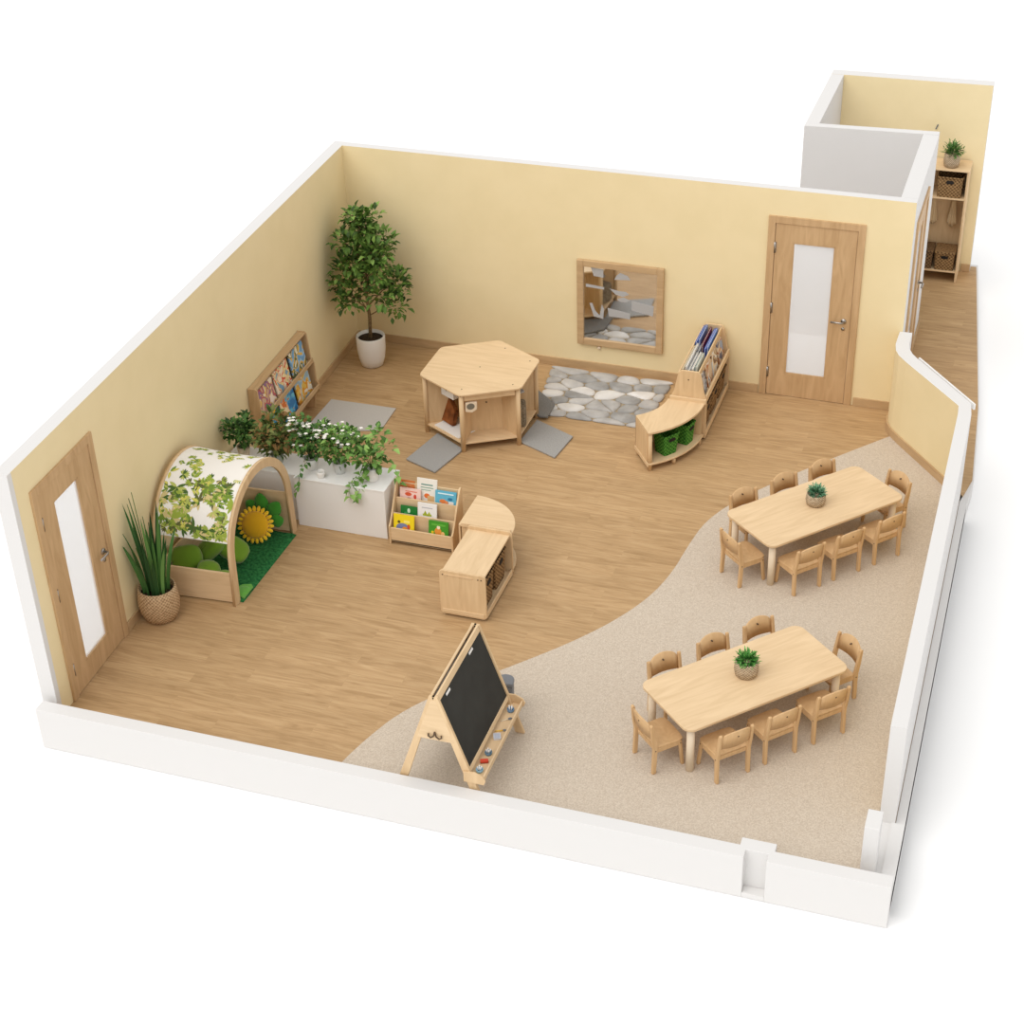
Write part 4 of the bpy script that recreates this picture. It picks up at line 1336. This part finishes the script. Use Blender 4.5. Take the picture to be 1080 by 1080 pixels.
def bent(x, w_, th):
    """rear post profile polygon in (y,z) for leg + back post"""
    return [(-.012, 0), (.024, 0), (.034, .20), (.036, .27), (.012, .40), (-.006, .49), (-.014, .502), (-.026, .502), (-.034, .49), (-.022, .36), (-.006, .26), (-.006, .20)]
ch = thing('childs_chair', 'small beech chair', 'chair', (0, 0, 0), 0, 'childrens chairs')
for sx in (-1, 1):
    x = sx*.145
    m = MB(); m.prism(bent(x, .03, .03), x-.0135, x+.0135, YZ); m.build('leg', BEECH, ch, bevel=.006)
for sx in (-1, 1):
    x = sx*.138
    m = MB()
    P = [(x-.013, .235), (x+.013, .235), (x+.013, .262), (x-.013, .262)]
    lo = [m.v((px+sx*.012, py+.022, 0)) for px, py in P]
    hi = [m.v((px, py, .245)) for px, py in P]
    m.face(lo[::-1]); m.face(hi)
    for k in range(4): m.face([lo[k], lo[(k+1) % 4], hi[(k+1) % 4], hi[k]])
    m.build('leg', BEECH, ch, bevel=.005)
m = MB()
sp = [(-.148, .025), (.148, .025), (.152, .12), (.155, .24), (.14, .275), (.08, .285), (-.08, .285), (-.14, .275), (-.155, .24), (-.152, .12)]
m.prism(sp, .248, .264); m.build('seat', BEECH, ch, bevel=.005)
for sx in (-1, 1):
    m = MB(); m.box(sx*.142-.008, sx*.142+.008, .03, .24, .205, .247); m.build('side_rail', BEECH, ch, bevel=.003)
m = MB(); m.box(-.13, .13, .242, .256, .212, .247); m.box(-.13, .13, .02, .034, .212, .247); m.build('cross_rail', BEECH, ch, bevel=.003)
# back panel: half-moon, bowed backwards
m = MB(); NX = 14
fr, bk_ = [], []
for i in range(NX+1):
    x = -.132 + .264*i/NX
    top = .462 + .060*math.sqrt(max(0, 1-(x/.1322)**2))
    bot = .348
    yo = -.004 - .022*math.cos(x/.132*PI/2)
    f1 = lambda z: (x, yo + .008 - (z-.35)*.16, z)
    fr.append((m.v(f1(bot)), m.v(f1(top))))
    f2 = lambda z: (x, yo - .005 - (z-.35)*.16, z)
    bk_.append((m.v(f2(bot)), m.v(f2(top))))
for i in range(NX):
    m.face([fr[i][0], fr[i+1][0], fr[i+1][1], fr[i][1]], True); m.face([bk_[i][0], bk_[i+1][0], bk_[i+1][1], bk_[i][1]], True)
    m.face([fr[i][1], fr[i+1][1], bk_[i+1][1], bk_[i][1]]); m.face([fr[i][0], fr[i+1][0], bk_[i+1][0], bk_[i][0]])
m.face([fr[0][0], fr[0][1], bk_[0][1], bk_[0][0]]); m.face([fr[-1][0], fr[-1][1], bk_[-1][1], bk_[-1][0]])
m.build('backrest', BEECH, ch)
m = MB(); m.tube([(0, -.052, .462), (0, -.020, .462)], .007, 8); m.build('grip_dot', DARK, ch)
m = MB()
for sx in (-1, 1):
    m.tube([(sx*.156, .015, .235), (sx*.160, .015, .235)], .006, 6)
    m.tube([(sx*.150, .248, .225), (sx*.1545, .248, .225)], .006, 6)
m.build('bolts', DARK, ch)

side_names = {'front': 'on the near side', 'back': 'on the far side'}
spots = [('front', -.50, -.55, 0), ('front', -.04, -.55, 0), ('front', .44, -.55, 0),
         ('back', -.45, .50, PI), ('back', .04, .51, PI), ('back', .505, .51, PI),
         ('left', -.985, -.03, -PI/2), ('right', .96, -.06, PI/2)]
pos = {0: 'left', 1: 'middle', 2: 'right'}
first = True
for ti, ((c, rz), tn) in enumerate(((T1, 'the blue green plant'), (T2, 'the bright green plant'))):
    for i, (sd_, x, y, r_) in enumerate(spots):
        if ti == 1:
            x = x + (.03 if sd_ == 'front' else .02 if sd_ == 'right' else 0)
            y = y + (.02 if sd_ == 'front' else 0) - (.02 if sd_ == 'right' else 0)
        wx = c[0] + math.cos(rz)*x - math.sin(rz)*y
        wy = c[1] + math.sin(rz)*x + math.cos(rz)*y
        if sd_ in ('front', 'back'):
            k = i % 3
            where = {0: 'leftmost of three', 1: 'middle of three', 2: 'rightmost of three'}[k]
            lab = 'beech chair %s, %s, table with %s' % (side_names[sd_], where, tn)
        else:
            lab = 'beech chair at the %s end of the table with %s' % (sd_, tn)
        jit = rnd.uniform(-.035, .035)
        if first:
            ch.location = (wx, wy, .0065); ch.rotation_euler = (0, 0, rz+r_+jit); ch['label'] = lab
            ch['group'] = 'chairs at the two tables'
            first = False
        else:
            dup(ch, (wx, wy, .0065), rz+r_+jit, lab)

def spiky_pot(label, loc, pr, ph, leafs, hgt, n, seed, group=None, potm=POTWEAVE):
    t = thing('potted_plant', label, 'plant', loc, 0, group)
    m = MB(); m.lathe([(0, 0), (pr*.75, 0), (pr*.93, .012), (pr*1.03, ph*.45), (pr*.96, ph*.95), (pr*.9, ph), (pr*.82, ph), (pr*.82, ph*.85), (0, ph*.85)], seg=26)
    m.build('pot', potm, t)
    rr = random.Random(seed); m = MB()
    for i in range(n):
        th = math.acos(1-rr.random()*.97); a = rr.uniform(0, 2*PI)
        d = Vector((math.sin(th)*math.cos(a), math.sin(th)*math.sin(a), math.cos(th)*1.1))
        L = hgt*rr.uniform(.75, 1.05)
        st = Vector((0, 0, ph*.9)) + d*L*.25
        m.leaf(st, d, Vector((0, 0, 1)), L*.8, L*.17, mi=rr.choice([0, 1, 2, 3]), droop=.12)
        for k in range(3):
            q = st + d*L*(.2+.2*k)
            e = (d + Vector((rr.uniform(-.7, .7), rr.uniform(-.7, .7), rr.uniform(-.4, .6)))).normalized()
            m.leaf(q, e, Vector((0, 0, 1)), L*.35, L*.11, mi=rr.choice([0, 1, 2]), droop=.15)
    m.build('foliage', leafs, t, recalc=False)
    return t
spiky_pot('small blue green spiky plant in a woven pot on the table nearer the back', (5.60, 4.26, TZ+.007), .092, .115, BLUEG, .098, 90, 41, 'table plants')
spiky_pot('small bright green spiky plant in a woven pot on the table nearer the front', (5.50, 1.55, TZ+.007), .098, .14, SPIKEG, .105, 90, 42, 'table plants')

# ------------------------------------------------------------------ easel
t = thing('chalkboard_easel', 'double sided wooden easel with black chalkboard and paint tray standing on the carpet edge', 'easel', (3.43, .42, .0065))
ZR = 1.03; SP = .355; Y0, Y1 = -.503, .47
sl = math.atan2(SP, ZR)
def on_slope(s_, side, y, h, off=0):
    """point at height h on the sloped plane, side +1 front (+x)"""
    return Vector((side*((ZR-h)*SP/ZR + off*math.cos(sl)), y, h + off*math.sin(sl)))
def slope_box(side, y0, y1, h0, h1, o0, o1, nm, mt):
    m = MB()
    P = [on_slope(0, side, y, h, o) for h in (h0, h1) for y in (y0, y1) for o in (o0, o1)]
    V = [m.v(p) for p in P]
    for q in ((0, 2, 3, 1), (4, 5, 7, 6), (0, 1, 5, 4), (2, 6, 7, 3), (0, 4, 6, 2), (1, 3, 7, 5)):
        m.face([V[i] for i in q])
    return m.build(nm, mt, t, bevel=.003)
for side in (1, -1):
    for y0_, y1_ in ((Y0, Y0+.028), (Y1-.028, Y1)):
        m = MB()
        a, b_ = .0, ZR
        w0, w1 = .035, .03
        pts = [((ZR-0)*SP/ZR*side-side*.042, 0), ((ZR)*SP/ZR*side+side*w0, 0), (side*.035, ZR), (-side*.012, ZR)]
        m.prism(pts, y0_ + (.0 if side == 1 else .0), y1_, XZ)
        m.build('leg', BIRCHZ, t, bevel=.003)
    slope_box(side, Y0+.03, Y1-.03, .36, .98, .012, .022, 'chalkboard' if side == 1 else 'back_board', CHALK if side == 1 else LAMWHITE)
    slope_box(side, Y0+.03, Y1-.03, .975, 1.025, .008, .028, 'top_rail', BIRCHY)
    slope_box(side, Y0+.03, Y1-.03, .33, .365, .008, .028, 'lower_rail', BIRCHY)
for y0_, y1_ in ((Y0-.005, Y0+.033), (Y1-.033, Y1+.005)):
    m = MB(); m.prism([(-.155, .61), (.155, .61), (.02, 1.0), (-.02, 1.0)], y0_+.004, y1_-.004, XZ); m.build('brace', BIRCH, t, bevel=.004)
for sgn in (-1, 1):
    m = MB()
    m.tube([(0, Y0-.012, .70), (sgn*.01, Y0-.016, .66), (sgn*.035, Y0-.016, .64), (sgn*.055, Y0-.014, .655), (sgn*.052, Y0-.012, .675)], .0065, 6)
    m.build('hinge_hook', DARK, t)
# tray
m = MB()
xt = .245
m.box(xt, xt+.13, Y0+.0, Y1+.0, .275, .287)
m.build('paint_tray', BIRCHY, t, bevel=.003)
m = MB(); m.box(xt+.118, xt+.132, Y0, Y1, .275, .325); m.build('tray_lip', BIRCHY, t, bevel=.003)
for y in (Y0-.014, Y1):
    m = MB(); m.prism([(xt-.03, .26), (xt+.135, .26), (xt+.15, .30), (xt+.13, .34), (xt+.06, .37), (xt-.03, .36)], y, y+.014, XZ); m.build('tray_end', BIRCHZ, t, bevel=.003)
EX, EY = 3.43, .42
for lab, h in (('upper small white clip on the chalkboard side edge', .86), ('lower small white clip on the chalkboard side edge', .62)):
    pass
def clip_on(h, y, lab):
    p = on_slope(0, 1, y, h, .024)
    m = MB(); m.box(-.003, .004, -.04, .04, -.008, .012)
    o = m.build('board_clip', LAMWHITE, loc=(EX+p.x, EY+p.y, p.z+.001), rot=(0, -sl, .0)); tag(o, lab, 'clip', 'clips on the chalkboard')
clip_on(.955, .20, 'small white clip on the chalkboard top edge, farther from the front wall')
clip_on(.95, -.32, 'small white clip on the chalkboard top edge, nearer the front wall')
IT = [('chalk_holder', (.70, .36), (110, 140, 170), 'small blue grey tub at the far end of the easel tray'),
      ('paint_brush', (.3, .24), (220, 206, 180), 'cream brush with grey tip in the easel tray, second from the far end'),
      ('paint_brush', (0, .10), (222, 176, 60), 'yellow handled brush in the middle of the easel tray'),
      ('chalk_box', (0, .02), (206, 208, 214), 'silver grey box in the middle of the easel tray'),
      ('chalk_holder', (0, -.19), (100, 130, 150), 'blue and white tub in the near half of the easel tray'),
      ('chalk_eraser', (0, -.29), (206, 70, 44), 'small red eraser in the easel tray'),
      ('chalk_holder', (0, -.40), (150, 190, 210), 'pale blue tub at the near end of the easel tray')]
for nm, (q_, y), c, lab in IT:
    o = thing(nm, lab, 'art supply', (EX+xt+.062, EY+y, .289), q_ + .4, 'art supplies in the easel tray')
    mt = plain('supply_'+nm, c, .5)
    m = MB()
    if nm == 'chalk_holder':
        m.lathe([(0, 0), (.026, 0), (.03, .03), (.026, .03), (.024, .012), (0, .012)], seg=16); m.build('tub', mt, o)
        m = MB()
        for k in range(4): m.tube([(.008*math.cos(k*1.6), .008*math.sin(k*1.6), .012), (.016*math.cos(k*1.6), .016*math.sin(k*1.6), .055)], .005, 6)
        m.build('chalk_stick', LAMWHITE, o)
    elif nm == 'paint_brush':
        m.tube([(-.045, 0, .008), (.02, 0, .008)], [.004, .007], 8); m.build('handle', mt, o)
        m = MB(); m.tube([(.02, 0, .008), (.034, 0, .009), (.055, .0, .008)], [.008, .012, .003], 8); m.build('bristles', plain('bristle_grey', (120, 124, 130), .8), o)
    elif nm == 'chalk_box':
        m.box(-.03, .03, -.035, .035, 0, .022); m.build('box', mt, o, bevel=.002)
        m = MB(); m.box(-.022, .022, -.028, .028, .0225, .024); m.build('lid', plain('lid_grey', (180, 184, 196), .4), o)
    else:
        m.box(-.032, .032, -.016, .016, .008, .03); m.build('grip', mt, o, bevel=.004)
        m = MB(); m.box(-.032, .032, -.016, .016, 0, .008); m.build('felt_pad', plain('felt_pad', (90, 60, 50), .9), o)

# grey bin behind the easel
t = thing('waste_bin', 'small grey half round bin on the carpet behind the easel', 'bin', (3.565, 1.15, .006), .15)
def dsh(r, d):
    return [(-r, -d)] + [(r, -d)] + [(r*math.cos(PI*i/12), d*.4+r*.8*math.sin(PI*i/12)) for i in range(13)]
BING = plain('grey_bin', (122, 124, 128), .5)
m = MB(); m.prism(dsh(.070, .05), 0, .25); m.build('body', BING, t, bevel=.006)
m = MB(); m.prism(dsh(.074, .054), .252, .29); m.build('lid', BING, t, bevel=.01)

# ------------------------------------------------------------------ hallway cloakroom unit
t = thing('cloakroom_unit', 'tall narrow birch cloakroom unit with hooks and baskets at the hallway end wall', 'cloakroom unit', (6.01, 10.74, 0))
X0, X1, Y0, Y1, ZT = -.30, .29, -.18, .185, 1.46
for x in (X0, X1-.024):
    m = MB(); m.box(x, x+.024, Y0, Y1, 0, ZT-.02); m.build('side_panel', BIRCHZ, t, bevel=.003)
m = MB(); m.box(X0-.006, X1+.006, Y0-.006, Y1, ZT-.02, ZT); m.build('top', BIRCH, t, bevel=.004)
for z in (.13, 1.08):
    m = MB(); m.box(X0+.024, X1-.024, Y0+.004, Y1-.014, z, z+.02); m.build('shelf', BIRCH, t, bevel=.002)
m = MB(); m.box(X0+.024, X1-.024, Y1-.012, Y1, .13, ZT-.02); m.build('back_panel', BIRCHZ, t)
for x in (-.17, -.02, .14):
    m = MB(); m.tube([(x, Y1-.014, .985), (x, Y1-.05, .975), (x, Y1-.06, .995)], .007, 8); m.box(x-.01, x+.01, Y1-.018, Y1-.012, .96, 1.02)
    m.build('hook', STEEL, t)
TOW = plain('cream_towel', (216, 190, 150), .95)
for x, lab, L in ((-.10, 'cream towel hanging on the left in the cloakroom unit', .33), (.14, 'cream towel hanging on the right hook of the cloakroom unit', .34)):
    m = MB()
    NU_, NV_ = 10, 8
    g = []
    for j in range(NV_+1):
        f_ = j/NV_
        wv = .012 + .05*f_**.8
        g.append([m.v((x*0 + wv*(2*i/NU_-1), .012*math.sin(i*1.9)*f_ , -L*f_ - (.03*math.cos((i-NU_/2)*.5) if j == NV_ else 0))) for i in range(NU_+1)])
    for j in range(NV_):
        for i in range(NU_):
            m.face([g[j][i], g[j][i+1], g[j+1][i+1], g[j+1][i]], True)
    o = m.build('towel', TOW, loc=(6.01+x, 10.74+Y1-.075, .985)); o.modifiers.new('sol', 'SOLIDIFY').thickness = .008
    tag(o, lab, 'towel', 'towels in the cloakroom unit')
square_basket('wicker_basket', 'square wicker basket on the upper shelf of the cloakroom unit', (6.09, 10.71, 1.101), .30, .28, .25, WICKER, 0, 'baskets in the cloakroom unit', 'y', .95)
square_basket('wicker_basket', 'lidded wicker basket on the bottom shelf of the cloakroom unit, right one', (6.13, 10.71, .151), .24, .28, .22, WICKER, 0, 'baskets in the cloakroom unit', 'y', .95, True)
square_basket('wicker_basket', 'lidded wicker basket on the bottom shelf of the cloakroom unit, half hidden left one', (5.865, 10.71, .151), .24, .28, .22, WICKDK, 0, 'baskets in the cloakroom unit', 'y', .95, True)
spiky_pot('bushy green spiky plant in a woven pot on top of the cloakroom unit', (6.07, 10.68, ZT+.001), .095, .165, DARKG, .15, 60, 43)
